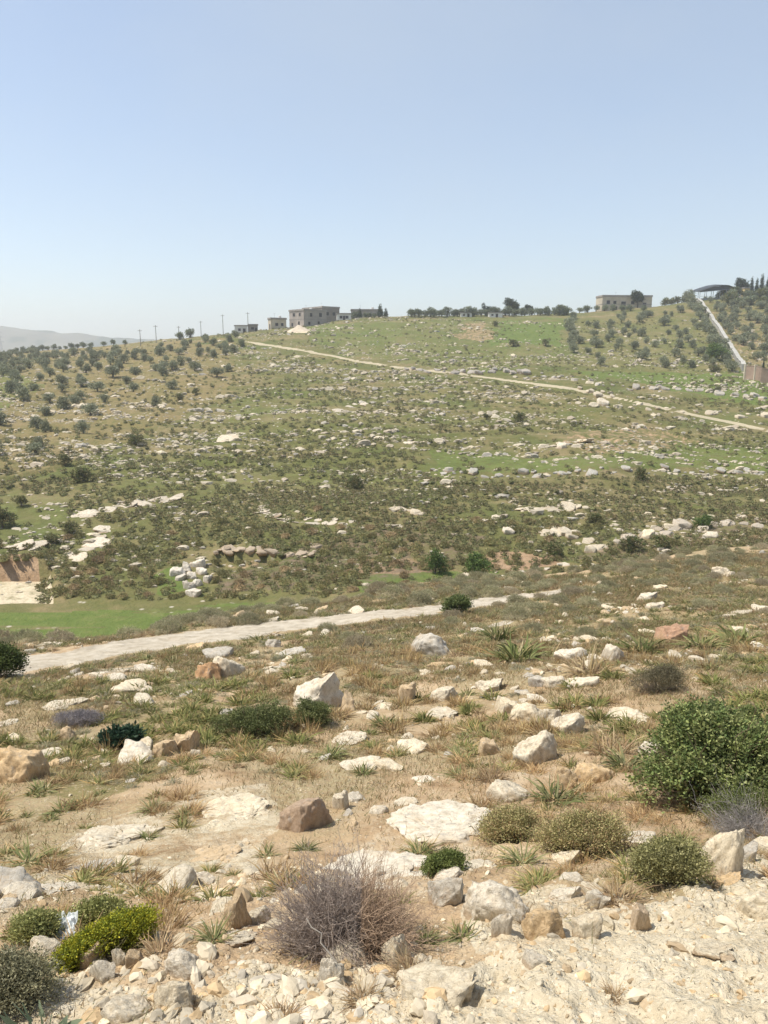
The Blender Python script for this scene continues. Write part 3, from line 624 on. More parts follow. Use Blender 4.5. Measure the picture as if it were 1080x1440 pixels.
def near_points(rng, n, y0=1.9, y1=34, umax=.66):
    u = rng.uniform(-umax, umax, n); y = np.sqrt(rng.uniform(y0 ** 2, y1 ** 2, n)); P = np.stack([u * y, y, H(u * y, y)], 1)
    P = P[visible(P, .1)]; px, py = to_px(P)
    kp = (px > -30) & (px < 1110) & (py < 1460); return P[kp], px[kp], py[kp]
def track_clear(px, py): return line_mask(px, py, [(-260, 992, 26), (20, 940, 13), (120, 922, 11), (200, 908, 10), (300, 895, 9.5), (380, 885, 9), (450, 877, 8), (520, 868, 7), (580, 862, 6.5), (630, 857, 6), (690, 847, 6), (740, 840, 5), (800, 830, 3)]) < .3
SCREE_POLY = [(180, 1500), (230, 1410), (330, 1350), (460, 1375), (590, 1330), (760, 1320), (860, 1275), (1000, 1240), (1200, 1190), (1200, 1500)]
HERO_BOXES = np.array([h[0] for h in HERO], float)
def clear_of_heroes(px, py, grow=0):
    c = np.ones(px.shape, bool)
    for x0, y0, x1, y1 in HERO_BOXES: c &= ~((px > x0 - grow) & (px < x1 + grow) & (py > y0 + (y1 - y0) * .2) & (py < y1 + grow))
    return c

def build_near_stones():
    rng = np.random.default_rng(11)
    P, px, py = near_points(rng, 9000)
    cl = fbm(P[:, 0] * .55, P[:, 1] * .55, 3, 80)
    keep = track_clear(px, py) & clear_of_heroes(px, py, 4) & (rng.random(len(P)) < sstep(-.15, .45, cl) * .75 + .03)
    P, px, py = P[keep], px[keep], py[keep]
    size = .058 * (1 / (1 - rng.random(len(P)) * .985)) ** .48 * np.interp(P[:, 1], [2, 8, 16, 34], [.7, 1.0, .95, .75])
    size = np.clip(size, .035, .40)
    vis = size / P[:, 1]; order = np.argsort(-vis)
    cols = [PALE, WHITE, TAN, CREAM, PALE, OCHRE, GREY, CREAM]
    zones = [((0, 360), 'pale stone strewn on the tan soil of the near slope, left third', 'stones on the left of the near slope'),
             ((360, 720), 'pale stone strewn on the tan soil of the near slope, middle third', 'stones in the middle of the near slope'),
             ((720, 1081), 'pale stone strewn among dry tufts of the near slope, right third', 'stones on the right of the near slope')]
    for i in order[:215]:
        c = np.array(cols[rng.integers(len(cols))]) * rng.uniform(.85, 1.1)
        w = size[i]; sc_ = (w * rng.uniform(.8, 1.25), w * rng.uniform(.7, 1.1), w * rng.uniform(.45, .85))
        z = zones[0] if px[i] < 360 else zones[1] if px[i] < 720 else zones[2]
        fore = py[i] > 1250
        o = obj('stone', ROCK_MED[rng.integers(12)], None, P[i] - [0, 0, sc_[2] * .3], rng.uniform(0, 6.3), sc_, c)
        tag(o, ('loose pale stone in the foreground rubble' if fore else z[1]), 'stone', 'stones in the foreground rubble' if fore else z[2])
    # what is left: small stones and gravel
    parts_V = []; parts_F = []; parts_T = []; n = 0
    lib = []
    for sd in range(10):
        r = np.random.default_rng(900 + sd)
        for sub in (1, 2):
            V, F = ICO[sub]; V = V * r.uniform(.7, 1.3, 3)
            for q in range(8):
                nn = unit(r.normal(size=3)); t = V @ nn - r.uniform(.35, .65); V = V - np.where(t > 0, t, 0)[:, None] * nn
            lib.append((V + r.normal(size=V.shape) * (.10 if sub == 1 else .075), F))
    def spread(P, sz, rg, colset):
        nonlocal n
        rz = rg.uniform(0, 6.28, len(P)); sc3 = rg.uniform(.6, 1.2, (len(P), 3)) * sz[:, None]; sc3[:, 2] *= .7
        for i in range(len(P)):
            big = sz[i] / P[i, 1] > .0045
            V, F = lib[rg.integers(10) * 2 + (1 if big else 0)]
            c, s_ = math.cos(rz[i]), math.sin(rz[i]); v = V * sc3[i]
            v = np.stack([v[:, 0] * c - v[:, 1] * s_, v[:, 0] * s_ + v[:, 1] * c, v[:, 2]], 1) + P[i]
            parts_V.append(v); parts_F.append(F + n); n += len(v)
            parts_T.append(np.broadcast_to(np.array(colset[rg.integers(len(colset))]) * rg.uniform(.75, 1.12), (len(v), 3)))
    rest = order[215:]
    spread(P[rest], size[rest], rng, cols)
    # gravel: dense in the rubble banks, thin elsewhere
    P, px, py = near_points(rng, 60000, 1.75, 16)
    sc = in_poly(px + fbm(P[:, 0] * 2, P[:, 1] * 2, 3, 81) * 60, py + fbm(P[:, 0] * 2, P[:, 1] * 2 + 9, 3, 82) * 30, SCREE_POLY)
    cl = fbm(P[:, 0] * 1.1, P[:, 1] * 1.1, 3, 83)
    pr = np.where(sc, .8, sstep(-.1, .6, cl) * .35 + .03) * np.where(py > 1230, 1.0, .8)
    kp = rng.random(len(P)) < pr; P = P[kp]; sc = sc[kp]
    sz = .005 * (1 / (1 - rng.random(len(P)) * .99)) ** .52 * np.interp(P[:, 1], [2, 16], [1, 2.0]); sz = np.clip(sz, .005, .075)
    spread(P, sz, rng, [CREAM, PALE, CREAM, (.60, .52, .38), OCHRE, TAN])
    # extra rubble right at the bottom of the photograph
    P, px, py = near_points(rng, 26000, 1.7, 3.9)
    sc = in_poly(px + fbm(P[:, 0] * 2, P[:, 1] * 2, 3, 81) * 60, py, SCREE_POLY); kp = rng.random(len(P)) < np.where(sc, np.where(px > 620, .5, .85), .18); P = P[kp]; px = px[kp]
    sz = .0035 * (1 / (1 - rng.random(len(P)) * .992)) ** .52; sz = np.clip(sz, .003, .05) * np.where(px < 560, 1.5, .75)
    spread(P, sz, rng, [CREAM, PALE, CREAM, TAN, OCHRE, (.62, .53, .38)])
    # the loose rubble left of the bank: fist-sized stones shoulder to shoulder
    P, px, py = near_points(rng, 5200, 1.7, 4.2)
    kp = in_poly(px, py, [(20, 1480), (20, 1390), (140, 1350), (300, 1330), (420, 1370), (560, 1320), (620, 1340), (600, 1480)]) & clear_of_heroes(px, py, 0) & (rng.random(len(P)) < .62); P = P[kp]
    spread(P, rng.uniform(.014, .052, len(P)) * rng.choice([.5, .7, 1, 1.25], len(P)), rng, [CREAM, PALE, WHITE, CREAM, OCHRE, (.62, .53, .40)])
    stuff('gravel', make_mesh('gravel', np.concatenate(parts_V), np.concatenate(parts_F), M_stone, False, np.concatenate(parts_T)), 'pale gravel and small stones scattered over the near slope and rubble bank', 'gravel')
build_near_stones()

# ---------------------------------------------------------------- plants of the near slope
G_GREEN = [(.15, .17, .062), (.19, .20, .085), (.23, .225, .11)]
G_DRY = [(.36, .27, .13), (.42, .33, .18), (.30, .20, .09), (.48, .40, .24)]
G_RUST = [(.30, .205, .12), (.36, .26, .155), (.26, .175, .105), (.42, .32, .19)]
def blades(rng, n, L, W, spread, droop, cols, tipcols, base_r=.04, upright=(.35, 1.25), seg=4, curl=.0):
    az = rng.uniform(0, 2 * math.pi, n); el = rng.uniform(*upright, n); l = L * rng.uniform(.45, 1.15, n)
    d = np.stack([np.cos(az) * np.cos(el), np.sin(az) * np.cos(el), np.sin(el)], 1)
    b = np.stack([np.cos(az), np.sin(az), np.zeros(n)], 1) * (base_r * np.sqrt(rng.random(n)))[:, None]; b[:, 2] = -.015
    t = np.linspace(0, 1, seg + 1)
    dr = droop * rng.uniform(.4, 1.4, n)
    P = b[:, None] + d[:, None] * (l[:, None] * t)[..., None]
    P[..., 2] -= (dr * l)[:, None] * t ** 2.2
    P[..., :2] += (rng.normal(size=(n, 1, 2)) * (spread * l)[:, None, None]) * (t ** 2)[None, :, None]
    P[..., 2] = np.maximum(P[..., 2], .004 + .01 * rng.random((n, 1)))
    side = unit(np.cross(d, np.array([0, 0, 1.])) + rng.normal(size=(n, 3)) * .35)
    wd = W * rng.uniform(.6, 1.2, n)[:, None] * (1 - t ** 2.5 * .92)[None]
    V = np.stack([P - side[:, None] * wd[..., None] / 2, P + side[:, None] * wd[..., None] / 2], 2)
    c0 = np.array(cols)[rng.integers(len(cols), size=n)] * rng.uniform(.8, 1.2, (n, 1)); c1 = np.array(tipcols)[rng.integers(len(tipcols), size=n)] * rng.uniform(.8, 1.2, (n, 1))
    mixf = np.clip((t[None] - rng.uniform(.1, 1.0, (n, 1))) * 2.2, 0, 1)[..., None]
    c = c0[:, None] * (1 - mixf) + c1[:, None] * mixf
    T = np.repeat(c[:, :, None], 2, 2).reshape(-1, 3)
    idx = np.arange(n * (seg + 1) * 2).reshape(n, seg + 1, 2)
    F = np.stack([idx[:, :-1, 0], idx[:, :-1, 1], idx[:, 1:, 1], idx[:, 1:, 0]], -1).reshape(-1, 4)
    return V.reshape(-1, 3), F, T
def grass_part(name, *a, **k):
    V, F, T = blades(*a, **k); return make_mesh(name, V, F, M_grass, True, T)
TUSS = []
for i in range(7):
    r = np.random.default_rng(500 + i)
    TUSS.append((grass_part('leaves', r, 60 + 8 * i, .22, .0125, .2, .62, G_GREEN, [(.15, .17, .06), (.30, .26, .12)] , .05),
                 grass_part('dry_leaves', r, 56 + 6 * (i % 4), .20, .0115, .3, .85, G_DRY, G_DRY, .06, (.05, .8))))
TUSS_M = []; DRYT_M = []
G_MID = [(.155, .175, .06), (.20, .21, .085), (.24, .225, .10), (.12, .145, .05)]
for i in range(6):
    r = np.random.default_rng(620 + i)
    TUSS_M.append((grass_part('leaves', r, 90 + 12 * i, .23, .021, .2, .5, G_MID, G_MID + G_DRY[:1], .08, (.35, 1.4)), grass_part('dry_leaves', r, 40, .22, .016, .3, .8, G_DRY, G_DRY, .1, (.05, .8))))
    DRYT_M.append((grass_part('dry_leaves', r, 130, .2, .016, .3, .5, [(.26, .19, .115), (.33, .25, .15), (.22, .155, .095)], G_DRY, .12, (.2, 1.45)), grass_part('stalks', r, 26, .27, .011, .1, .08, G_DRY, [(.36, .27, .16)], .1, (.9, 1.55))))
DRYT = []
for i in range(6):
    r = np.random.default_rng(540 + i)
    DRYT.append((grass_part('dry_leaves', r, 150 + 15 * i, .21, .008, .3, .5, G_RUST, G_DRY + G_RUST, .09, (.2, 1.4)),
                 grass_part('stalks', r, 22, .24, .0045, .1, .08, G_DRY, [(.42, .33, .2), (.30, .2, .1)], .08, (.9, 1.55))))
def tussock(p, s, kind, rng, lab, group, col=(1, 1, 1)):
    dry = kind == 'dry'
    t = thing('dry_tuft' if dry else 'grass_tussock', lab, 'dry tuft' if dry else 'tussock', p, rng.uniform(0, 6.28), s, group)
    far_ = p[1] > 7.5
    lib = (DRYT_M if far_ else DRYT) if dry else (TUSS_M if far_ else TUSS)
    parts = lib[rng.integers(len(lib))]
    for me in parts:
        k = rng.uniform(.8, 1.2); obj(me.name.split('.')[0], me, t, color=tuple(np.array(col) * k))
HAND_TUSS = [  # (x, y of foot, size px, kind, label)
 (90, 1142, 62, 'g', 'strappy green tussock with straw tips below the tilting grassy patch at left'), (215, 1142, 50, 'g', 'green tussock left of the thin cream slab'),
 (255, 1150, 36, 'g', 'small green tussock beside the thin cream slab'), (466, 1066, 60, 'g', 'arching green tussock below the flat pale rock'), (510, 1090, 52, 'g', 'brownish-green tussock right of the arching green one'),
 (540, 1022, 40, 'g', 'small green tussock on bare soil left of the pale rock cluster'), (430, 1196, 46, 'g', 'small green tussock just below the dark brown boulder'), (590, 1204, 66, 'g', 'tall upright green grass clump in front of the broad white slab'),
 (648, 1068, 56, 'g', 'blue-green tussock on tan soil in the middle of the slope'), (645, 1092, 50, 'g', 'straw-edged tussock just below the blue-green one'), (690, 1098, 56, 'dry', 'dry brown tuft beside the straw-edged tussock'),
 (780, 1128, 96, 'g', 'large spiky straw and green tussock in front of the brown upright rock'), (860, 1060, 90, 'dry', 'tall russet tuft left of the large green bush'), (880, 1080, 84, 'g', 'yellowing tussock hugging the left of the large green bush'),
 (830, 948, 70, 'dry', 'russet dry tuft between two white rocks on the right slope'), (725, 928, 78, 'g', 'wide green tussock above the low white rock on the right slope'), (700, 900, 60, 'g', 'tall green tussock above the wide one on the right slope'),
 (1040, 905, 70, 'g', 'bushy green tussock near the right edge of the slope'), (905, 918, 60, 'g', 'green tussock above the reddish-brown block'), (985, 910, 56, 'g', 'green tussock right of the reddish-brown block'),
 (300, 1325, 66, 'g', 'pale straw and green tussock right of the yellow-green cushion'), (225, 1345, 70, 'dry', 'dry brown tuft against the yellow-green cushion'), (505, 1335, 70, 'dry', 'pale straw tuft in front of the dead grey bush'),
 (575, 1370, 66, 'dry', 'bent straw tuft right of the cream rock by the dead bush'), (870, 1268, 76, 'dry', 'spreading russet tuft at the top edge of the rubble bank'), (735, 1300, 60, 'dry', 'straw tuft beside the orange-tan tilted block'),
 (735, 1215, 74, 'g', 'loose pale-green tussock below the olive-green shrubs'), (650, 1320, 66, 'g', 'grey-green leafy tuft below the grey shaded boulder'), (600, 1325, 52, 'g', 'small leafy green tuft right of the dead grey bush'),
 (400, 1250, 70, 'g', 'green tussock by rocks left of the dead grey bush'), (375, 1205, 46, 'g', 'green tussock below the cracked tan slab'), (40, 1215, 80, 'g', 'straggly pale tussock left of the stepped bedrock ledge'),
 (210, 1180, 40, 'g', 'small green tussock growing on the top bedrock slab'), (510, 1410, 64, 'dry', 'straw-yellow tuft at the bottom edge left of the rubble bank'), (395, 1438, 70, 'dry', 'brown dry tuft at the very bottom of the slope'),
 (865, 1405, 46, 'dry', 'grey wispy tuft on the pale rubble bank'), (270, 1420, 40, 'dry', 'reddish dry sprig in the rubble below the cream rock'), (60, 1115, 56, 'g', 'green tussock below the blocky tan boulder'), (20, 1090, 50, 'g', 'green tussock against the foot of the blocky tan boulder'),
]
def build_tussocks():
    rng = np.random.default_rng(21)
    pts = hits([h[0] for h in HAND_TUSS], [h[1] for h in HAND_TUSS])
    for (x, y, s, k, lab), p in zip(HAND_TUSS, pts):
        tussock(p, s / FPX * depth(p) / .36, 'dry' if k == 'dry' else 'green', rng, lab, None)
    P, px, py = near_points(rng, 30000, 2.2, 34)
    cl = fbm(P[:, 0] * .4, P[:, 1] * .4, 3, 90)
    bare = in_poly(px, py, [(520, 1000), (650, 1020), (640, 1130), (520, 1130), (380, 1060), (420, 1040)]) | in_poly(px, py, SCREE_POLY)
    kp = track_clear(px, py) & clear_of_heroes(px, py) & (rng.random(len(P)) < (sstep(-.4, .3, cl) * .5 + .06) * np.where(bare, .16, 1) * np.interp(P[:, 1], [2, 6, 16, 33], [.8, 1.0, 1.0, .7]))
    P, px, py, cl = P[kp], px[kp], py[kp], fbm(P[kp][:, 0] * .22, P[kp][:, 1] * .22, 3, 91)
    size = rng.uniform(.45, 1.15, len(P)) * np.interp(P[:, 1], [2, 8, 33], [.62, .95, 1.45])
    order = np.argsort(-size / P[:, 1])
    rest = []
    cnt = {'dry': 0, 'green': 0}
    for i in order:
        k = 'dry' if rng.random() < .30 + .6 * cl[i] else 'green'
        if cnt[k] >= 240: rest.append((i, k)); continue
        cnt[k] += 1
        side = 'left' if px[i] < 360 else 'middle' if px[i] < 720 else 'right'
        lev = 'lower' if py[i] > 1130 else 'mid' if py[i] > 985 else 'upper'
        lab = (f'dry russet tuft on stony soil of the {lev} near slope, {side}' if k == 'dry' else f'strappy green and straw tussock on stony soil of the {lev} near slope, {side}')
        tussock(P[i] - [0, 0, .01], size[i], k, rng, lab, f'{"dry tufts" if k == "dry" else "green tussocks"} {lev} {side}', col=tuple(np.array([1.05, 1, .9]) * rng.uniform(.85, 1.2)))
    Vs, Fs, Ts, n = [], [], [], 0
    lib = {}
    for k, L in (('dry', 1), ('green', 1), ('grey', 1)):
        lib[k] = []
        for i in range(6):
            r = np.random.default_rng(590 + i)
            if k == 'grey': lib[k].append(blades(r, 120, .13, .012, .5, .35, [(.23, .21, .13), (.28, .25, .17), (.2, .2, .115)], [(.33, .29, .21), (.26, .25, .15)], .13, (.15, 1.4), 2)); continue
            lib[k].append(blades(r, 80, .21, .02, .25, .55, G_MID if k == 'green' else G_RUST, G_DRY, .09, (.25, 1.4), 2))
    for i, k in rest:
        if rng.random() < .3: k = 'grey'
        V, F, T = lib[k][rng.integers(len(lib[k]))]; a = rng.uniform(0, 6.28); c, s = math.cos(a) * size[i], math.sin(a) * size[i]
        Vs.append(np.stack([V[:, 0] * c - V[:, 1] * s, V[:, 0] * s + V[:, 1] * c, V[:, 2] * size[i]], 1) + P[i]); Fs.append(F + n); n += len(V); Ts.append(T)
    if Vs: stuff('tussock_cover', make_mesh('tussock_cover', np.concatenate(Vs), np.concatenate(Fs), M_grass, True, np.concatenate(Ts)), 'small tussocks and tufts covering the upper near slope up to the track', 'ground cover')
    # short dry grass everywhere
    Vs, Fs, Ts, n = [], [], [], 0
    P, px, py = near_points(rng, 360000, 1.75, 34)
    cl = fbm(P[:, 0] * .7, P[:, 1] * .7, 4, 95)
    kp = track_clear(px, py) & (rng.random(len(P)) < sstep(-.3, .35, cl) * np.where(in_poly(px, py, SCREE_POLY), .05, .9) + .04)
    P = P[kp]; m = len(P); lush = fbm(P[:, 0] * .3, P[:, 1] * .3, 3, 96)
    hl = rng.uniform(.03, .09, m) * np.interp(P[:, 1], [2, 8, 30], [.6, 1, 2.0]); w = np.interp(P[:, 1], [2, 30], [.0022, .013]) * rng.uniform(.6, 1.3, m)
    az = rng.uniform(0, 6.28, (m, 3)); 
    gc = np.array(G_DRY + G_RUST[:2] + [(.24, .20, .10), (.33, .28, .17)]); gg = np.array(G_GREEN + [(.18, .19, .08)])
    for q in range(3):
        lean = rng.uniform(.2, 1.3, m)[:, None] * np.stack([np.cos(az[:, q]), np.sin(az[:, q]), np.zeros(m)], 1)
        b = P + np.stack([rng.normal(size=m), rng.normal(size=m), np.zeros(m)], 1) * hl[:, None] * .5
        sd = np.stack([-np.sin(az[:, q] + 1), np.cos(az[:, q] + 1), np.zeros(m)], 1) * w[:, None]
        tip = b + (np.array([0, 0, 1.]) + lean) * hl[:, None] * rng.uniform(.5, 1.2, (m, 1))
        V = np.stack([b - sd, b + sd, tip], 1).reshape(-1, 3)
        col = np.where((rng.random(m) < .22 + .5 * lush)[:, None], gg[rng.integers(len(gg), size=m)], gc[rng.integers(len(gc), size=m)]) * rng.uniform(.75, 1.2, (m, 1))
        Vs.append(V); Ts.append(np.repeat(col, 3, 0)); Fs.append(np.arange(m * 3).reshape(-1, 3) + n); n += m * 3
    stuff('dry_grass', make_mesh('dry_grass', np.concatenate(Vs), np.concatenate(Fs), M_grass, False, np.concatenate(Ts)), 'short dry grass and straw litter over the near slope', 'grass')
build_tussocks()

def twig_set(rng, n, L, r0, blobs=None, wob=.12, sub=3, subL=.4, zmin=.05, base=.06, sub2=0):
    """woody stems fanning out of the base, each with side twigs; returns V, F"""
    d = unit(rng.normal(size=(n, 3)) * [1, 1, .8]); d[:, 2] = np.abs(d[:, 2]) + zmin; d = unit(d)
    l = L * rng.uniform(.55, 1.1, n); t = np.linspace(0, 1, 5)
    sc = np.array([1, 1, 1.]) if blobs is None else np.array(blobs, float)
    P = (d[:, None] * (l[:, None] * t)[..., None] + np.cumsum(rng.normal(size=(n, 5, 3)) * wob * .25, 1) * l[:, None, None]) * sc
    P[:, 0] = rng.normal(size=(n, 3)) * base * sc; P[:, 0, 2] = -.02
    P[..., 2] = np.maximum(P[..., 2], -.02)
    out = [tubes(P, r0, r0 * .45)]
    cur = P; cr = r0 * .6; cl = l
    for lev, cnt in enumerate((sub, sub2)):
        if not cnt: break
        m = len(cur) * cnt; k = rng.integers(1, cur.shape[1], m); ii = np.repeat(np.arange(len(cur)), cnt)
        st = cur[ii, k]; dd = unit(unit(cur[ii, -1] - cur[ii, 0]) + rng.normal(size=(m, 3)) * .55 + [0, 0, .15])
        ll = cl[ii] * subL * rng.uniform(.5, 1.2, m); tt = np.linspace(0, 1, 4)
        Q = st[:, None] + (dd[:, None] * (ll[:, None] * tt)[..., None] + np.cumsum(rng.normal(size=(m, 4, 3)) * wob * .3, 1) * ll[:, None, None]) * np.where(sc.max() > 0, 1, 1)
        Q[:, 0] = st
        out.append(tubes(Q, cr, cr * .4)); cur = Q; cr *= .65; cl = ll
    V = []; F = []; n0 = 0
    for v, f in out: V.append(v); F.append(f + n0); n0 += len(v)
    return np.concatenate(V), np.concatenate(F)

def bush(name, label, cat, box, blobs, n, per, slen, ll, lw, cols, seed, twn=60, twcol=(.20, .15, .10), up=.35, shell=(.55, 1.02), group=None, zs=1.0, twr=.006, sub=3, spread=.9, dense=None):
    """shrub filling a box of the photograph; blobs are in units of half its width"""
    x0, y0, x1, y1 = box; rng = np.random.default_rng(seed)
    p = hit((x0 + x1) / 2, y1 - (y1 - y0) * .10); d = depth(p); w = (x1 - x0) / FPX * d / 2 * .88
    t = thing(name, label, cat, p + np.array([p[0] / p[1], 1, 0]) * w * .35, rng.uniform(-.2, .2), 1, group)
    t.location.z = float(H(t.location.x, t.location.y)) - .02
    sat = []
    for c, r in blobs:
        for q in range(7):
            dd = unit(rng.normal(size=3)); dd[2] = abs(dd[2]) * .9 + .05; rr = np.array(np.broadcast_to(r, 3)); sat.append((np.array(c) + dd * rr * rng.uniform(.75, 1.05), rr * rng.uniform(.2, .42)))
    B_ = [(np.array(c) * w, np.array(np.broadcast_to(r, 3)) * w) for c, r in list(blobs) + sat]
    V, F, T = foliage(rng, B_, int(n * .78), per, slen * 1.6, ll * 1.12, lw * 1.05, cols, up, (shell[0], shell[1] + .06), spread=spread)
    e = .2; gx = float(H(p[0] + e, p[1]) - H(p[0] - e, p[1])) / (2 * e); gy = float(H(p[0], p[1] + e) - H(p[0], p[1] - e)) / (2 * e)
    V[:, 2] += (V[:, 0] * gx + V[:, 1] * gy) * .8
    keep = (V.reshape(-1, 4, 3)[:, :, 2].min(1) > (V.reshape(-1, 4, 3)[:, 0, 0] * gx + V.reshape(-1, 4, 3)[:, 0, 1] * gy) * .8 - .03)
    V = V.reshape(-1, 4, 3)[keep].reshape(-1, 3); T = T.reshape(-1, 4, 3)[keep].reshape(-1, 3)
    obj('foliage', make_mesh('foliage', V, np.arange(len(V)).reshape(-1, 4), M_leaf, False, T), t)
    ext = max((np.array(c) + np.broadcast_to(r, 3))[2] for c, r in blobs) * w
    tv, tf = twig_set(rng, int(twn * 1.5), 1.0, twr * .7, (w * .98, w * .85, ext * 1.0), sub=sub + 1, subL=.28 * min(1, w), wob=.2, sub2=2)
    tv[:, 2] += (tv[:, 0] * gx + tv[:, 1] * gy) * .8
    obj('twigs', make_mesh('twigs', tv, tf, M_twig, True, np.broadcast_to(np.array(twcol), (len(tv), 3)) * rng.uniform(.8, 1.2, (len(tv), 1))), t)
    return t
DK = [(0.137, 0.165, 0.066), (0.179, 0.205, 0.08), (0.233, 0.25, 0.102), (0.116, 0.131, 0.061)]
BG = [(0.145, 0.198, 0.069), (0.202, 0.254, 0.089), (0.272, 0.308, 0.108), (0.328, 0.347, 0.143), (0.13, 0.153, 0.063)]
OL = [(0.31, 0.29, 0.126), (0.398, 0.364, 0.159), (0.501, 0.43, 0.214), (0.251, 0.228, 0.106), (0.47, 0.338, 0.187)]
YG = [(.25, .27, .035), (.33, .34, .04), (.19, .22, .035), (.42, .38, .035)]
GG = [(0.244, 0.254, 0.102), (0.329, 0.34, 0.13), (0.399, 0.389, 0.158)]
def build_bushes():
    bush('shrub', 'long dark green rounded shrub left of the white wedge boulder', 'shrub', (300, 974, 414, 1048), [((-.55, 0, .30), (.45, .42, .40)), ((.0, .1, .36), (.5, .45, .45)), ((.5, .05, .42), (.5, .45, .48)), ((.25, -.25, .25), (.45, .35, .35))], 3600, 9, .05, .022, .010, DK, 31, 70)
    bush('shrub', 'small round dark green shrub in front of the white wedge boulder', 'shrub', (412, 974, 466, 1028), [((0, 0, .6), (.85, .8, .72)), ((.25, -.3, .4), (.6, .5, .5))], 1900, 9, .045, .021, .010, DK, 32, 50)
    bl = [((-.1, .1, .55), (.55, .5, .55)), ((.35, .2, .6), (.55, .5, .45)), ((-.45, -.1, .35), (.42, .4, .38)), ((.75, .1, .42), (.5, .45, .42)), ((.1, -.3, .3), (.5, .4, .34)), ((-.12, .25, .92), (.36, .33, .30)), ((.15, .4, .9), (.3, .3, .26)), ((-.7, -.2, .22), (.28, .28, .22)), ((.55, -.35, .25), (.4, .35, .28))]
    bush('shrub', 'largest shrub, dense fresh-green, spreading at the right edge', 'shrub', (872, 982, 1128, 1152), bl, 6800, 9, .06, .027, .016, BG, 33, 140, up=.25, shell=(.6, 1.12), twr=.008)
    bush('shrub', 'slim green shoot rising behind the right of the largest shrub', 'shrub', (1030, 980, 1064, 1032), [((0, 0, .8), (.7, .6, 1.0)), ((.2, 0, 1.4), (.5, .5, .5))], 700, 9, .05, .022, .012, BG, 34, 24)
    bush('shrub', 'grey-green wispy shrub behind the upper left of the largest shrub', 'shrub', (932, 978, 990, 1030), [((0, 0, .6), (.9, .7, .6))], 800, 8, .06, .016, .005, OL + [(.2, .18, .12)], 35, 90, (.28, .23, .17))
    bush('spiny_shrub', 'dark olive spiny shrub, left one of two overlapping below the pale lichened boulder', 'shrub', (672, 1116, 762, 1194), [((0, 0, .45), (.9, .8, .55)), ((.3, .2, .6), (.6, .5, .45)), ((-.4, -.2, .3), (.5, .45, .4))], 3000, 8, .05, .014, .0055, OL, 36, 130, (.19, .155, .11), twr=.004)
    bush('spiny_shrub', 'olive spiny shrub, larger right one of two overlapping left of the white slab', 'shrub', (742, 1126, 884, 1216), [((-.4, 0, .36), (.55, .5, .42)), ((.2, .1, .42), (.6, .5, .45)), ((.55, 0, .35), (.42, .42, .4)), ((0, -.3, .25), (.6, .4, .3))], 4400, 8, .05, .014, .0055, OL, 37, 180, (.21, .17, .125), twr=.004)
    bush('spiny_shrub', 'yellowish-olive spiny shrub left of the tall cream boulder', 'shrub', (886, 1144, 988, 1250), [((0, 0, .55), (.85, .75, .6)), ((.3, .1, .85), (.6, .55, .4)), ((-.4, -.2, .4), (.5, .45, .45))], 4200, 8, .045, .013, .006, [(.34, .32, .13), (.42, .39, .19), (.26, .25, .11), (.20, .19, .09)], 38, 150, (.2, .165, .11), twr=.0035)
    bush('shrub', 'bright green low shrub under the largest shrub at the right edge', 'shrub', (984, 1116, 1110, 1168), [((-.3, 0, .35), (.6, .5, .38)), ((.4, .1, .4), (.6, .5, .36))], 2600, 8, .05, .013, .006, [(.15, .18, .06), (.20, .22, .08), (.115, .14, .05)], 39, 90, twr=.0035)
    bush('shrub', 'small round green shrub between the white slab and the grey shaded boulder', 'shrub', (597, 1190, 652, 1234), [((0, 0, .5), (.85, .8, .55)), ((.2, .1, .7), (.5, .5, .35))], 1700, 9, .035, .013, .006, [(.15, .185, .055), (.19, .22, .07), (.115, .145, .05)], 40, 60, twr=.003)
    bush('cushion_shrub', 'bright yellow-green flowering cushion shrub at lower left', 'shrub', (82, 1276, 220, 1358), [((.35, .15, .36), (.6, .5, .36)), ((-.1, 0, .34), (.5, .45, .33)), ((-.6, -.25, .22), (.42, .4, .28)), ((-.8, -.45, .1), (.3, .3, .2)), ((.65, .1, .28), (.35, .4, .26))], 6000, 8, .024, .010, .005, YG, 41, 110, (.16, .14, .07), twr=.003)
    bush('shrub', 'grey-green tufted shrub left of the crumpled white plastic', 'shrub', (22, 1264, 80, 1328), [((0, 0, .6), (.8, .75, .6)), ((.2, .1, .9), (.5, .5, .35))], 1900, 8, .035, .014, .006, GG, 42, 60, twr=.003)
    bush('shrub', 'grey-green shrub behind the yellow-green cushion', 'shrub', (108, 1258, 172, 1310), [((0, 0, .5), (.9, .7, .5)), ((.4, .1, .6), (.5, .5, .4))], 1800, 8, .035, .014, .006, GG, 43, 60, twr=.003)
    bush('mat_plant', 'low mauve-grey mat plant on the left of the slope', 'shrub', (70, 988, 152, 1026), [((0, 0, .22), (.95, .6, .24)), ((.3, .1, .28), (.5, .4, .2))], 2300, 8, .04, .016, .005, [(.26, .235, .24), (.32, .295, .30), (.21, .19, .19)], 44, 110, (.26, .23, .22), twr=.003)
    bush('leafy_plant', 'glossy dark green leafy plant on the grassy patch at left', 'plant', (146, 1022, 198, 1056), [((0, 0, .45), (.9, .7, .45)), ((.4, 0, .5), (.5, .5, .4))], 420, 6, .06, .065, .030, [(.03, .06, .035), (.04, .075, .045), (.05, .085, .05)], 45, 24)
    bush('shrub', 'dark green shrub at the left edge beside the start of the track', 'shrub', (-40, 905, 36, 962), [((0, 0, .5), (.8, .7, .5)), ((.2, .1, .75), (.6, .5, .4))], 2400, 8, .11, .05, .025, [(.09, .12, .04), (.12, .155, .05), (.07, .09, .03)], 46, 50, twr=.012)
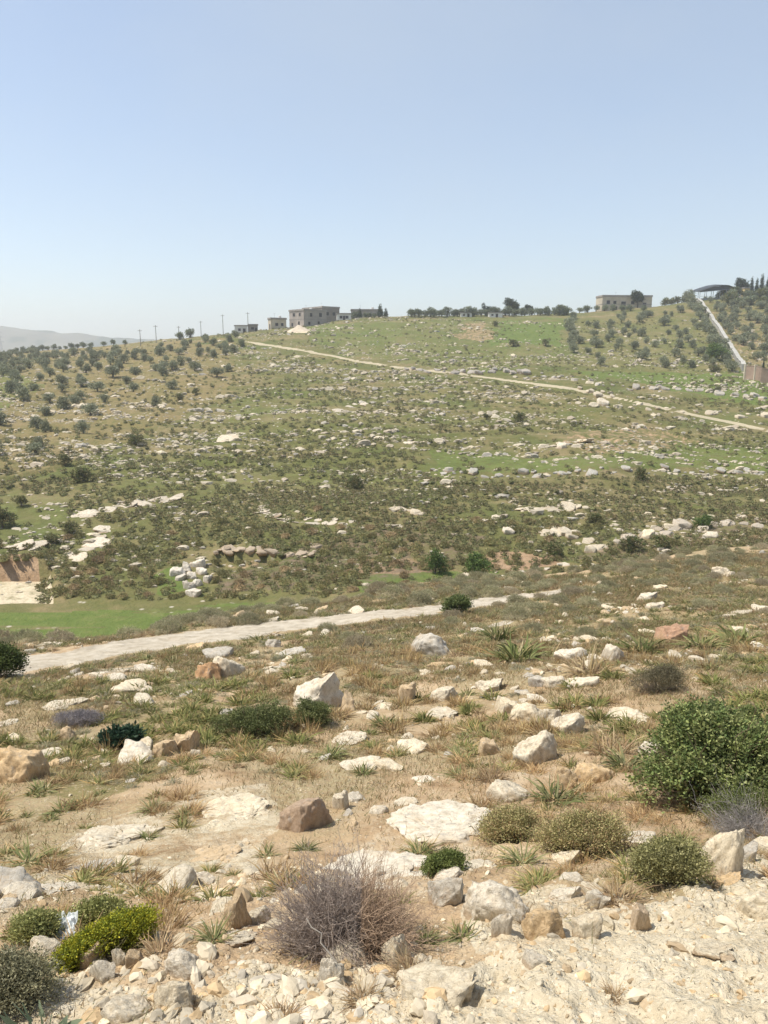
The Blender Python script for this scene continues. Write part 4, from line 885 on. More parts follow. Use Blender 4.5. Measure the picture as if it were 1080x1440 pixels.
    bush('shrub', 'fresh green shrub standing on the edge of the track', 'shrub', (622, 838, 662, 867), [((0, 0, .55), (.85, .7, .55)), ((.1, .1, .8), (.5, .5, .35))], 1500, 8, .11, .06, .03, [(.13, .165, .06), (.17, .20, .075), (.10, .13, .05)], 47, 40, twr=.012)
    bush('spiny_shrub', 'grey-brown spiny shrub on the right slope below the reddish-brown block', 'shrub', (882, 926, 962, 982), [((0, 0, .4), (.9, .7, .45)), ((.3, .1, .5), (.5, .5, .4))], 2200, 8, .07, .02, .007, [(.16, .14, .085), (.20, .175, .11), (.12, .11, .065)], 48, 110, (.22, .18, .14), twr=.005)
    bush('spiny_shrub', 'blurred grey-olive spiny shrub in the bottom left corner', 'shrub', (-40, 1338, 82, 1432), [((0, 0, .5), (.9, .8, .5)), ((-.3, .2, .7), (.6, .5, .4))], 2400, 8, .04, .012, .005, [(.26, .245, .145), (.32, .295, .18), (.20, .19, .11)], 49, 120, (.22, .185, .14), twr=.003)
    # the dead bush: nothing but fine grey twigs
    x0, y0, x1, y1 = 388, 1222, 580, 1368
    for lab, bx, n, col, sd in (('large dead bush of fine mauve-grey twigs in the foreground', (392, 1228, 578, 1362), 760, (.34, .275, .23), 50), ('dry silvery-grey twiggy shrub above the tall cream boulder at right', (1004, 1134, 1120, 1186), 260, (.36, .33, .305), 51)):
        rng = np.random.default_rng(sd); p = hit((bx[0] + bx[2]) / 2, bx[3] - (bx[3] - bx[1]) * .2); d = depth(p); w = (bx[2] - bx[0]) / FPX * d / 2; h = (bx[3] - bx[1]) / FPX * d * .92
        t = thing('dead_bush', lab, 'dead bush', p + np.array([0, w * .15, 0])); t.location.z = float(H(t.location.x, t.location.y)) - .02
        tv, tf = twig_set(rng, n, 1.0, .0021, (w * .88, w * .75, h * .68), wob=.3, sub=7, subL=.15, base=.2, sub2=4, zmin=.1)
        c = np.array(col) * rng.uniform(.7, 1.35, (len(tv) // 3 + 1, 1)); c = np.repeat(c, 3, 0)[:len(tv)]
        c = np.where((tv[:, 0] > w * .25)[:, None], c * np.array([1.12, .98, .80]), c)
        obj('twigs', make_mesh('twigs', tv, tf, M_twig, True, c), t)
        r = np.random.default_rng(sd + 7); q = unit(r.normal(size=(14, 3))) * [1, 1, .3]; q[:, 2] = np.abs(q[:, 2]) + .5
        P = q[:, None] * np.linspace(0, 1, 5)[None, :, None] * np.array([w * .5, w * .4, h * .6]); tv, tf = tubes(P, .0045, .002, 5)
        obj('stem', make_mesh('stem', tv, tf, M_twig, True, np.broadcast_to(np.array([.17, .13, .10]), (len(tv), 3))), t)
    # broad-leaved bulb plant cut by the bottom edge
    rng = np.random.default_rng(60); p = hit(72, 1436); t = thing('squill', 'broad blue-green strap leaves of a bulb plant at the bottom left edge', 'plant', p - [0, .05, .02])
    V, F, T = blades(rng, 15, .19, .034, .12, .12, [(.15, .19, .12), (.19, .235, .155), (.12, .16, .10)], [(.20, .24, .155)], .04, (.75, 1.5), 6)
    obj('leaves', make_mesh('leaves', V, F, M_grass, True, T), t)
    # crumpled plastic sheet
    p = hit(84, 1322); d = depth(p); n = 26; g = np.linspace(-1, 1, n); X, Y = np.meshgrid(g, g); s = 20 / FPX * d
    Z = fbm(X * 1.6, Y * 1.6, 4, 77) * .9 + np.abs(fbm(X * 3, Y * 3, 3, 78)) * .5 + .55 + Y * .55
    k = 1 + .3 * fbm(X * 2, Y * 2 + 4, 2, 79)
    V = np.stack([X * s * k, Y * s * k * .8, np.maximum(Z, .02) * s * .9], -1).reshape(-1, 3); idx = np.arange(n * n).reshape(n, n)
    F = np.stack([idx[:-1, :-1], idx[:-1, 1:], idx[1:, 1:], idx[1:, :-1]], -1).reshape(-1, 4)
    F = F[((X[:-1, :-1] ** 2 + Y[:-1, :-1] ** 2) < 1.25).ravel()]
    o = obj('plastic_sheet', make_mesh('plastic_sheet', V, F, mat_plain('white_plastic', (.72, .75, .74), .4, .1), False), None, p + np.array([0, s * .4, .0])); tag(o, 'crumpled white plastic sheet caught between shrubs at lower left', 'plastic sheet')
    sm = o.modifiers.new('thickness', 'SOLIDIFY'); sm.thickness = .002
    # loose sticks
    for lab, a, b, lift, r in (('pale dead stick leaning in front of the dead grey bush', (478, 1366), (431, 1298), .16, .003), ('thin pale dry stalk arching out of the largest shrub at right', (1094, 1102), (1032, 1066), .34, .0035)):
        A = hit(*a); Bq = np.array(A) + np.array([(b[0] - a[0]) / FPX * depth(A), .03, (a[1] - b[1]) / FPX * depth(A) * 1.1]); A = A + [0, 0, .0 if a[0] < 900 else .25]; Bq = Bq + [0, 0, 0 if a[0] < 900 else .25]
        m = Mesh(); t_ = np.linspace(0, 1, 7)[:, None]; P = A * (1 - t_) + Bq * t_; P[:, 2] += np.sin(t_[:, 0] * 3.14) * .012; P[1:-1] += np.random.default_rng(3).normal(size=(5, 3)) * .004
        P -= A; m.tube(P, r, r * .55, 6)
        o = obj('stick', m.mesh('stick', mat_plain('dead_wood', (.52, .46, .38), .9, .3, 40), True), None, A); tag(o, lab, 'stick')
build_bushes()

# cushions of spiny burnet along the track
def cushion_mesh(seed, n=420, per=6, leaf=.075, cols=OL):
    r = np.random.default_rng(seed)
    bl = [((0, 0, .18), (.92, .85, .42)), ((r.uniform(-.4, .4), r.uniform(-.3, .3), .25), (.6, .55, .42)), ((r.uniform(-.5, .5), r.uniform(-.4, .4), .2), (.5, .5, .36))]
    V, F, T = foliage(r, bl, n, per, .14, leaf, leaf * .42, cols, .4, (.8, 1.05), zmin=-.05)
    iv, if_ = ICO[3]; iv = iv * [.82, .76, .46] * (1 + vnoise3(iv * 2.2, seed)[:, None] * .2); iv = np.maximum(iv, [-9, -9, -.1])
    tint = np.broadcast_to(np.array([.2, .175, .115]), (len(iv), 3))
    return make_mesh('foliage', np.concatenate([V, iv]), [F, if_ + len(V)], M_leaf, False, np.concatenate([T, tint]))
OLC = [(.23, .225, .14), (.29, .28, .18), (.19, .19, .115), (.33, .30, .21)]; BRC = [(.29, .25, .18), (.35, .305, .225), (.24, .215, .15)]
CUSH_N = [cushion_mesh(700 + i, 900, 7, .06, [OLC, OLC, BRC, OLC][i % 4]) for i in range(6)]
def build_track_cushions():
    rng = np.random.default_rng(71)
    P, px, py = near_points(rng, 9000, 14.5, 36, .62)
    band = line_mask(px, py, [(-260, 992, 60), (20, 935, 40), (300, 892, 36), (450, 872, 34), (620, 852, 36), (800, 826, 30), (1080, 790, 18)])
    cl = fbm(P[:, 0] * .22, P[:, 1] * .22, 3, 72)
    above = py < np.interp(px, [20, 300, 620, 800, 1080], [930, 886, 848, 826, 780])
    kp = track_clear(px, py) & (rng.random(len(P)) < band * np.where(above, .30, .10) * sstep(-.35, .25, cl) + .01)
    P, px, py = P[kp], px[kp], py[kp]
    taken = []; cnt = 0
    for i in rng.permutation(len(P)):
        s = rng.uniform(.26, .60) * (1.1 if above[kp][i] else .9) * np.interp(px[i], [0, 700, 1080], [1.1, .95, .7])
        if any((P[i][0] - q[0]) ** 2 + (P[i][1] - q[1]) ** 2 < ((s + q[2]) * .86) ** 2 for q in taken): continue
        taken.append((P[i][0], P[i][1], s)); cnt += 1
        if cnt > 290: break
        side = 'left' if px[i] < 360 else 'middle' if px[i] < 720 else 'right'
        ab = 'beyond' if above[kp][i] else 'on the near side of'
        t = thing('cushion_shrub', f'rounded olive-grey burnet cushion {ab} the dirt track, {side}', 'shrub', P[i] - [0, 0, .04], rng.uniform(0, 6.28), (s, s * rng.uniform(.8, 1), s * rng.uniform(.9, 1.25)), f'burnet cushions {ab} the track {side}')
        obj('foliage', CUSH_N[rng.integers(6)], t, color=tuple(np.array([1.28, 1.24, 1.15]) * rng.uniform(.8, 1.2)))
build_track_cushions()

# ---------------------------------------------------------------- the far hillside: rocks and ledges
def far_points(rng, n, y0=57, y1=330, umax=.66, lift=.4):
    u = rng.uniform(-umax, umax, n); y = np.sqrt(rng.uniform(y0 ** 2, y1 ** 2, n)); P = np.stack([u * y, y, H(u * y, y)], 1)
    P = P[visible(P, lift)]; px, py = to_px(P); kp = (px > -25) & (px < 1105); return P[kp], px[kp], py[kp]
PATHL = [(345, 480, 2.2), (420, 492, 2.6), (500, 507, 2.6), (640, 525, 2.8), (800, 546, 3), (880, 562, 3.2), (1080, 605, 4), (1200, 632, 4)]
LEDGES = [  # polyline in the photograph, stones along it, size px, spread px, colour, label, group
 ([(364, 716), (382, 724), (410, 731), (450, 733), (500, 735)], 17, (13, 26), 3, WHITE, 'white block in the curved broken ledge in the middle of the far hillside', 'blocks of the curved ledge'),
 ([(545, 715), (575, 717), (595, 722)], 7, (12, 22), 2, PALE, 'pale block in the short ledge above the wadi bend', 'blocks of the short ledge'),
 ([(725, 714), (770, 716), (825, 713)], 10, (14, 28), 2, PALE, 'pale slab in the flat ledge above the right wadi bank', 'slabs of the flat ledge'),
 ([(100, 728), (160, 713), (200, 707), (258, 697)], 16, (12, 28), 3, WHITE, 'white slab in the slanting ledge low on the left of the far hillside', 'slabs of the slanting ledge'),
 ([(0, 766), (40, 768), (78, 758), (100, 780), (130, 762), (150, 745)], 12, (18, 36), 5, WHITE, 'broad white slab above the dug-out earth bank on the left', 'slabs above the earth bank'),
 ([(300, 776), (340, 783), (380, 786), (420, 782), (448, 772)], 24, (13, 24), 6, (.40, .33, .25), 'brown rock in the overhanging scarp left of the wadi', 'rocks of the brown scarp'),
 ([(755, 748), (775, 750), (800, 751), (835, 768), (850, 770)], 8, (18, 30), 3, PALE, 'pale boulder in the row above the right wadi bank', 'boulders above the wadi bank'),
 ([(860, 762), (895, 755), (930, 748), (962, 744), (1000, 745), (1040, 738), (1080, 735)], 17, (16, 30), 6, (.43, .38, .31), 'grey boulder in the broken bank of the wadi at right', 'boulders of the right wadi bank'),
 ([(640, 812), (680, 808), (720, 806), (760, 799), (800, 796), (845, 792)], 20, (7, 17), 3, WHITE, 'white stone along the near lip of the wadi', 'stones on the wadi lip'),
 ([(605, 664), (680, 668), (760, 668), (840, 662), (920, 662), (1000, 664), (1080, 664)], 44, (8, 20), 4, (.40, .385, .345), 'grey stone in the long terrace row across the right of the far hillside', 'stones of the long terrace row'),
 ([(570, 519), (610, 522), (660, 523), (700, 522), (750, 527)], 17, (7, 15), 2, (.38, .355, .32), 'grey stone in the row just above the hillside path', 'stones above the path'),
 ([(760, 528), (820, 535), (880, 546), (940, 549), (1010, 552), (1080, 558)], 28, (8, 18), 3, (.43, .40, .35), 'grey stone in the terrace row under the right olive grove', 'stones under the right grove'),
 ([(810, 545), (850, 556), (905, 572), (960, 578), (1030, 582), (1080, 585)], 22, (8, 18), 4, PALE, 'pale stone in the row beside the right end of the hillside path', 'stones beside the path end'),
 ([(460, 575), (490, 573), (520, 566)], 7, (12, 22), 4, WHITE, 'white slab in the patch left of the hill centre', 'slabs left of the hill centre'),
]
BIGF = [((838, 560, 856, 571), WHITE, 'lone large white boulder just below the hillside path'), ((780, 621, 797, 632), WHITE, 'white wedge-shaped boulder on the reddish bare patch'), ((802, 612, 836, 624), CREAM, 'long bare cream rock outcrop at the head of the reddish patch'),
        ((96, 772, 124, 792), PALE, 'broken pale slab lowest on the left of the far hillside'), ((118, 752, 156, 772), WHITE, 'largest flat white slab on the left of the far hillside'), ((134, 736, 160, 750), WHITE, 'rounded white slab above the largest flat one on the left'),
        ((706, 742, 724, 752), WHITE, 'single bright white boulder left of the row above the wadi bank'), ((820, 764, 838, 780), PALE, 'squarish pale boulder lowest in front of the wadi bank'), ((900, 742, 920, 760), CREAM, 'tall cream boulder in the wadi bank'),
        ((986, 744, 1010, 758), WHITE, 'white boulder beside a bush in the wadi bank at right'), ((552, 742, 576, 768), CREAM, 'narrow pale gully scar of bare rock above the wadi trees'), ((755, 520, 774, 530), PALE, 'pale boulder pair member in the path row'), ((566, 618, 580, 625), WHITE, 'small white slab right of the hill centre'),
        ((306, 613, 340, 622), PALE, 'long white bedrock streak left of the hill centre')]
BIGF = BIGF[:10] + BIGF[12:]
HEAP = [(238, 796, 262, 812), (256, 790, 272, 806), (268, 784, 292, 800), (246, 806, 262, 818), (262, 802, 278, 816), (276, 798, 292, 810), (258, 814, 276, 830), (270, 812, 286, 826), (284, 808, 298, 822), (262, 826, 286, 840)]
def build_far_rocks():
    rng = np.random.default_rng(81)
    for pts, n, (s0, s1), sp, col, lab, grp in LEDGES:
        t = (np.arange(n) + rng.uniform(.1, .9, n)) / n; xs = np.interp(t, np.linspace(0, 1, len(pts)), [p[0] for p in pts]); ys = np.interp(t, np.linspace(0, 1, len(pts)), [p[1] for p in pts]) + rng.uniform(-sp, sp, n)
        for x, y in zip(xs, ys):
            w = rng.uniform(s0, s1) * rng.choice([.4, .55, .7, .95] if n > 18 else [.65, .8, 1, 1.1]); h = w * rng.uniform(.3, .48)
            o = place_rock(ROCK_FAR[rng.integers(8)], x - w / 2, y - h / 2, x + w / 2, y + h / 2, np.array(col) * rng.uniform(.70, .98), rng, dep=rng.uniform(.7, 1.2), hk=1.0, flush='slab' in lab or 'curved' in lab, name='rock_outcrop', ymin=24 if 'lip' in lab else 50)
            tag(o, lab, 'rock', grp)
    for (x0, y0, x1, y1), col, lab in BIGF:
        tag(place_rock(ROCK_FAR[rng.integers(8)], x0, y0, x1, y1, col, rng, dep=.9, hk=.8, flush='slab' in lab or 'streak' in lab or 'outcrop' in lab, name='rock_outcrop', ymin=50), lab, 'rock')
    for i, b in enumerate(HEAP):
        tag(place_rock(ROCK_MED[i], *b, np.array((.58, .535, .46)) * rng.uniform(.8, 1.1), rng, dep=.9, hk=.9, name='boulder', ymin=50), 'grey-white boulder in the heap left of the brown scarp', 'boulder', 'boulders of the grey heap')
    # scattered stones beyond counting
    P, px, py = far_points(rng, 150000, 57, 330)
    cl = fbm(P[:, 0] * .035, P[:, 1] * .11, 4, 84); c2 = fbm(P[:, 0] * .25, P[:, 1] * .5, 3, 85)
    dens = sstep(-.08, .36, cl + c2 * .6) * .5 + .02
    dens = dens * np.interp(py, [440, 500, 560, 640, 740, 800], [.25, .35, 1.0, 1.0, .7, .35]) * np.where(px < 330, np.interp(py, [480, 560, 600, 720], [.2, .5, 1.5, 1.6]), 1)
    ph = P[:, 1] / 9.0 + fbm(P[:, 0] * .03, P[:, 1] * .03, 2, 31) * 2.5; st = ph - np.floor(ph)
    ledge = (st < .10) * sstep(-.1, .25, fbm(P[:, 0] * .05, np.floor(ph) * 7.3, 3, 86)) * sstep(66, 74, P[:, 1]) * (1 - sstep(230, 280, P[:, 1]))
    dens = dens * .75 + ledge * .75
    dens *= np.where(line_mask(px, py, PATHL) > .2, 0, 1) * np.where((P[:, 1] < 60) & (px < 420), 0, 1)
    kp = rng.random(len(P)) < dens; P = P[kp]; px = px[kp]; m = len(P); ledge = ledge[kp]
    sz = .16 * (1 / (1 - rng.random(m) * .97)) ** .5 * np.interp(P[:, 1], [60, 120, 330], [.75, 1.1, 1.5]); sz = np.clip(sz * (1 + .25 * ledge), .12, 1.1)
    lib = []
    for sd in range(8):
        r = np.random.default_rng(950 + sd); V, F = ICO[1 if sd < 5 else 2]; V = V * [1.15, 1, .62] * r.uniform(.7, 1.3, 3)
        for q in range(4):
            nn = unit(r.normal(size=3)); t = V @ nn - r.uniform(.35, .6); V = V - np.where(t > 0, t, 0)[:, None] * nn
        lib.append((V + r.normal(size=V.shape) * .06, F))
    Vs, Fs, Ts, n = [], [], [], 0
    cols = np.array([PALE, PALE, GREY, (.56, .49, .38), CREAM, (.47, .40, .31)])
    a = rng.uniform(-.3, .3, m); ci = rng.integers(6, size=m); br = rng.uniform(.75, 1.08, m); li = rng.integers(8, size=m)
    for i in range(m):
        V, F = lib[li[i]]; c, s = math.cos(a[i]), math.sin(a[i]); v = V * sz[i] * [1.25, 1, .85]
        Vs.append(np.stack([v[:, 0] * c - v[:, 1] * s, v[:, 0] * s + v[:, 1] * c, v[:, 2]], 1) + P[i]); Fs.append(F + n); n += len(v); Ts.append(np.broadcast_to(cols[ci[i]] * br[i], (len(v), 3)))
    stuff('scattered_stones', make_mesh('scattered_stones', np.concatenate(Vs), np.concatenate(Fs), M_stone, False, np.concatenate(Ts)), 'pale stones scattered beyond counting over the far hillside', 'stones')
build_far_rocks()

# ---------------------------------------------------------------- the far hillside: low shrubs
DKF = [(0.149, 0.153, 0.068), (0.191, 0.185, 0.084), (0.242, 0.208, 0.106), (0.122, 0.127, 0.059)]
BRF = [(0.241, 0.192, 0.11), (0.294, 0.222, 0.137), (0.19, 0.166, 0.091)]
def shrub_geo(seed, n, cols, leaf=.2, core=2):
    r = np.random.default_rng(seed)
    bl = [((0, 0, .25), (.9, .85, .5)), ((r.uniform(-.4, .4), r.uniform(-.3, .3), .38), (.55, .5, .42))]
    V, F, T = foliage(r, bl, n, 4, .22, leaf, leaf * .6, cols, .4, (.75, 1.05), zmin=-.05)
    iv, if_ = ICO[core]; iv = iv * [.82, .78, .6] * (1 + vnoise3(iv * 2.1, seed)[:, None] * .25); iv = np.maximum(iv, [-9, -9, -.15])
    return V, F, T, iv, if_, np.broadcast_to(np.array(cols[0]), (len(iv), 3))
def build_far_shrubs():
    rng = np.random.default_rng(101)
    big = []
    for i in range(8):
        V, F, T, iv, if_, it = shrub_geo(1000 + i, 130, DKF if i < 5 else DKF + BRF if i < 7 else BRF)
        big.append(make_mesh('foliage', np.concatenate([V, iv]), [F, if_ + len(V)], M_leaf, False, np.concatenate([T, it])))
    P, px, py = far_points(rng, 170000, 56.5, 330, lift=.5)
    cl = fbm(P[:, 0] * .045, P[:, 1] * .09, 4, 102); c2 = fbm(P[:, 0] * .5, P[:, 1] * .6, 2, 103)
    dens = np.interp(py, [440, 500, 545, 600, 650, 700, 740, 800, 850], [.02, .04, .12, .32, .5, .9, 1, 1, 1]) * sstep(-.5, .2, cl + c2 * .5)
    dens *= np.where((px < 320) & (py < 760), .45, 1)
    gpoly = [[(590, 634), (760, 640), (1090, 630), (1090, 662), (600, 660)], [(0, 690), (100, 700), (90, 770), (0, 770)], [(500, 812), (560, 800), (700, 806), (690, 835), (500, 835)], [(-10, 790), (60, 790), (50, 855), (-10, 855)], [(800, 606), (940, 604), (980, 626), (840, 640)]]
    for g in gpoly: dens *= np.where(in_poly(px, py, g), 0 if g[0][0] == -10 else .06, 1)
    dens *= np.where(line_mask(px, py, PATHL) > .2, 0, 1) * np.where((P[:, 1] < 57.5) & (px < 430), 0, 1)
    def on_ledge(x, y):
        c = np.zeros(x.shape)
        for pts, *_r in LEDGES: c = np.maximum(c, line_mask(x, y, [(a, b + 3.5, 5.0) for a, b in pts]))
        for a0, b0, a1, b1 in [b[0] for b in BIGF] + HEAP: c = np.maximum(c, 1.0 * ((x > a0 - 3) & (x < a1 + 3) & (y > b0) & (y < b1 + 5)))
        return np.where(c > .4, .06, 1)
    dens *= on_ledge(px, py)
    kp = rng.random(len(P)) < dens; P, px, py, cl = P[kp], px[kp], py[kp], fbm(P[kp][:, 0] * .06, P[kp][:, 1] * .1, 3, 104)
    s = rng.uniform(.2, .6, len(P)) * np.interp(P[:, 1], [57, 90, 330], [.9, .95, 1.1])
    # the closed scrub along the foot of the slope
    P2, x2, y2 = far_points(rng, 70000, 56.5, 112, lift=.5); c2 = fbm(P2[:, 0] * .07, P2[:, 1] * .12, 4, 106)
    d2 = np.interp(y2, [560, 620, 660, 700, 740, 850], [.0, .05, .12, .32, .6, .8]) * (.12 + .88 * sstep(-.35, .2, c2)) * np.where((x2 < 300) & (y2 < 770), .55, 1)
    for g in gpoly: d2 *= np.where(in_poly(x2, y2, g), 0 if g[0][0] == -10 else .04, 1)
    d2 *= on_ledge(x2, y2)
    d2 *= np.where((P2[:, 1] < 57.5) & (x2 < 430), 0, 1); kp = rng.random(len(P2)) < d2; P2, x2, y2 = P2[kp], x2[kp], y2[kp]
    P = np.concatenate([P, P2]); px = np.concatenate([px, x2]); py = np.concatenate([py, y2]); cl = np.concatenate([cl, fbm(P2[:, 0] * .06, P2[:, 1] * .1, 3, 104)]); s = np.concatenate([s, rng.uniform(.3, .62, len(P2))])
    # keep them apart
    cell = {}; keep = []
    for i in rng.permutation(len(P)):
        cx, cy = int(P[i, 0] // .95), int(P[i, 1] // .95); ok = True
        for dx in (-1, 0, 1):
            for dy in (-1, 0, 1):
                for j in cell.get((cx + dx, cy + dy), ()):
                    if (P[i, 0] - P[j, 0]) ** 2 + (P[i, 1] - P[j, 1]) ** 2 < (.74 * (s[i] + s[j])) ** 2: ok = False; break
        if ok: cell.setdefault((cx, cy), []).append(i); keep.append(i)
    keep = np.array(keep); P, px, py, s, cl = P[keep], px[keep], py[keep], s[keep], cl[keep]
    order = np.argsort(-s / P[:, 1])
    for i in order[:300]:
        side = 'left' if px[i] < 270 else 'middle left' if px[i] < 540 else 'middle right' if px[i] < 810 else 'right'
        o = obj('low_shrub', big[rng.integers(8)], None, P[i] - [0, 0, .05], rng.uniform(0, 6.28), (s[i], s[i] * rng.uniform(.8, 1.1), s[i] * rng.uniform(.75, 1.15)), np.array([1.3, 1.24, 1.18]) * rng.uniform(.75, 1.25))
        tag(o, f'low dark shrub at the foot of the far hillside, {side}', 'shrub', f'low shrubs at the foot of the far hillside {side}')
    libs = []
    for i in range(6):
        V, F, T, iv, if_, it = shrub_geo(1100 + i, 26, [tuple(v * 1.08 for v in c) for c in (DKF if i < 4 else DKF + BRF)], .32, 1)
        tri = np.concatenate([F[:, [0, 1, 2]], F[:, [0, 2, 3]]])
        libs.append((np.concatenate([V, iv]), np.concatenate([tri, if_ + len(V)]), np.concatenate([T, it])))
    Vs, Fs, Ts, n = [], [], [], 0
    for i in order[300:]:
        k = rng.integers(6) if cl[i] < .15 else 4 + rng.integers(2)
        V, F, T = libs[k]; a = rng.uniform(0, 6.28); c, sn = math.cos(a) * s[i], math.sin(a) * s[i]
        Vs.append(np.stack([V[:, 0] * c - V[:, 1] * sn, V[:, 0] * sn + V[:, 1] * c, V[:, 2] * s[i] * .95], 1) + P[i] - [0, 0, .04]); Fs.append(F + n); n += len(V); Ts.append(T * rng.uniform(.75, 1.3))
    print('far shrubs', len(order))
    stuff('hillside_scrub', make_mesh('hillside_scrub', np.concatenate(Vs), np.concatenate(Fs), M_leaf, False, np.concatenate(Ts)), 'low dark scrub covering the far hillside in countless small cushions', 'scrub')
build_far_shrubs()

# ---------------------------------------------------------------- trees
OLV = [(0.219, 0.235, 0.149), (0.27, 0.285, 0.187), (0.334, 0.341, 0.227), (0.182, 0.198, 0.126)]
PIN = [(0.046, 0.066, 0.042), (0.061, 0.085, 0.053), (0.082, 0.102, 0.066)]
GRN = [(0.085, 0.133, 0.04), (0.111, 0.164, 0.05), (0.144, 0.196, 0.062)]
def tree_parts(kind, seed):
    r = np.random.default_rng(seed); m = Mesh()
    if kind == 'olive':
        bl = []
        for i in range(8):
            a = r.uniform(0, 6.28); q = r.uniform(.15, .62); bl.append(((math.cos(a) * q, math.sin(a) * q, r.uniform(.5, 1.4)), (r.uniform(.32, .52), r.uniform(.32, .52), r.uniform(.26, .42))))
        V, F, T = foliage(r, bl, 330, 6, .22, .17, .085, OLV, .2, (.45, 1.1), zmin=-.9)
        m.tube([(0, 0, -.1), (.03, .02, .25), (-.02, .03, .55)], .13, .09, 7)
        for i in range(4):
            c = np.array(bl[i][0]); m.tube([(0, 0, .48), c * [.5, .5, .72], c], .07, .025, 5)
    elif kind == 'pine':                                    # one-sided wind-bent pine
        bl = [((-.1, 0, 1.7), (.75, .7, .5)), ((-.45, 0, 1.95), (.5, .5, .34)), ((.35, .1, 1.45), (.6, .6, .4)), ((-.65, .1, 2.2), (.3, .3, .22)), ((.05, -.1, 1.3), (.6, .6, .4)), ((.6, 0, 1.25), (.35, .4, .3))]
        V, F, T = foliage(r, bl, 520, 6, .22, .2, .09, PIN, .3, (.5, 1.08), zmin=-.9)
        m.tube([(.1, 0, -.1), (.1, 0, .6), (0, 0, 1.2), (-.2, 0, 1.8)], .11, .05, 7)
        for c in bl[:4]: m.tube([(.03, 0, 1.0), np.array(c[0]) * [.6, .6, .85], c[0]], .05, .02, 5)
    elif kind == 'leaning':
        bl = [((-.5, 0, 1.0), (.6, .4, .3)), ((-1.0, 0, 1.35), (.42, .3, .22)), ((-1.35, 0, 1.75), (.22, .2, .25)), ((0, 0, .7), (.6, .5, .3)), ((-.2, 0, 1.25), (.3, .3, .25)), ((.45, 0, .5), (.5, .4, .3))]
        V, F, T = foliage(r, bl, 380, 6, .22, .2, .09, PIN, .3, (.5, 1.08), zmin=-.9)
        m.tube([(.2, 0, -.1), (0, 0, .5), (-.5, 0, 1.0), (-1.1, 0, 1.5)], .1, .03, 6); m.tube([(0, 0, .45), (-.1, 0, 1.2)], .05, .02, 5)
    elif kind == 'cypress':
        bl = [((0, 0, .5 + .42 * i), (.30 - .045 * i,) * 2 + (.42,)) for i in range(6)]
        V, F, T = foliage(r, bl, 330, 6, .2, .18, .07, PIN, 1.5, (.6, 1.08), zmin=-.9)
        m.tube([(0, 0, -.1), (0, 0, 1.0), (0, 0, 2.6)], .07, .02, 6); m.tube([(0, 0, .3), (.1, 0, .7)], .03, .01, 5)
    elif kind == 'fir':
        bl = [((0, 0, .45 + .3 * i), (.62 - .085 * i,) * 2 + (.2,)) for i in range(7)]
        V, F, T = foliage(r, bl, 420, 6, .2, .18, .07, PIN, .0, (.4, 1.15), zmin=-.9)
        m.tube([(0, 0, -.1), (0, 0, 1.0), (0, 0, 2.6)], .07, .02, 6); m.tube([(0, 0, .4), (.3, 0, .5)], .03, .01, 5)
    else:                                                   # round leafy bush-tree
        bl = []
        for i in range(9):
            a = r.uniform(0, 6.28); q = r.uniform(.1, .6); bl.append(((math.cos(a) * q, math.sin(a) * q, r.uniform(.35, 1.35)), (r.uniform(.35, .5), r.uniform(.35, .5), r.uniform(.3, .45))))
        V, F, T = foliage(r, bl, 420, 6, .2, .15, .08, GRN if kind == 'green' else DKF + GRN[:1], .3, (.6, 1.08), zmin=-.8)
        m.tube([(0, 0, -.1), (0, .02, .4), (.02, 0, .9)], .09, .05, 6)
        for i in range(3): m.tube([(0, 0, .3), np.array(bl[i][0]) * [.6, .6, .8], bl[i][0]], .045, .02, 5)
    crown = make_mesh('crown', V, F, M_leaf, False, T)
    Vt = np.concatenate(m.V); trunk = m.mesh('trunk', M_twig, True, np.broadcast_to(np.array([.11, .09, .07]), (len(Vt), 3)))
    return trunk, crown, float(V[:, 2].max()), float(V[:, 0].max() - V[:, 0].min())
TREES = {k: [tree_parts(k, 1200 + 10 * j + i) for i in range(n)] for j, (k, n) in enumerate((('olive', 6), ('pine', 2), ('leaning', 1), ('cypress', 3), ('fir', 2), ('green', 3), ('dark', 3)))}
def tree(kind, p, height, rng, name, label, cat='tree', group=None, wide=1.0, tint=(1, 1, 1), rotz=None, v=None):
    tk, cr, h, w = TREES[kind][(rng.integers(len(TREES[kind])) if v is None else v)]; s = height / h
    t = thing(name, label, cat, np.asarray(p) - [0, 0, .05 * s], rng.uniform(0, 6.28) if rotz is None else rotz, (s * wide, s * wide, s), group)
    obj('trunk', tk, t); obj('crown', cr, t, color=tuple(np.array(tint) * rng.uniform(.85, 1.15)))
    return t
def tree_at(kind, x, y, hpx, rng, name, label, **k):
    p = hit(x, y, ymin=k.pop('ymin', 50)); return tree(kind, p, hpx / FPX * depth(p), rng, name, label, **k)

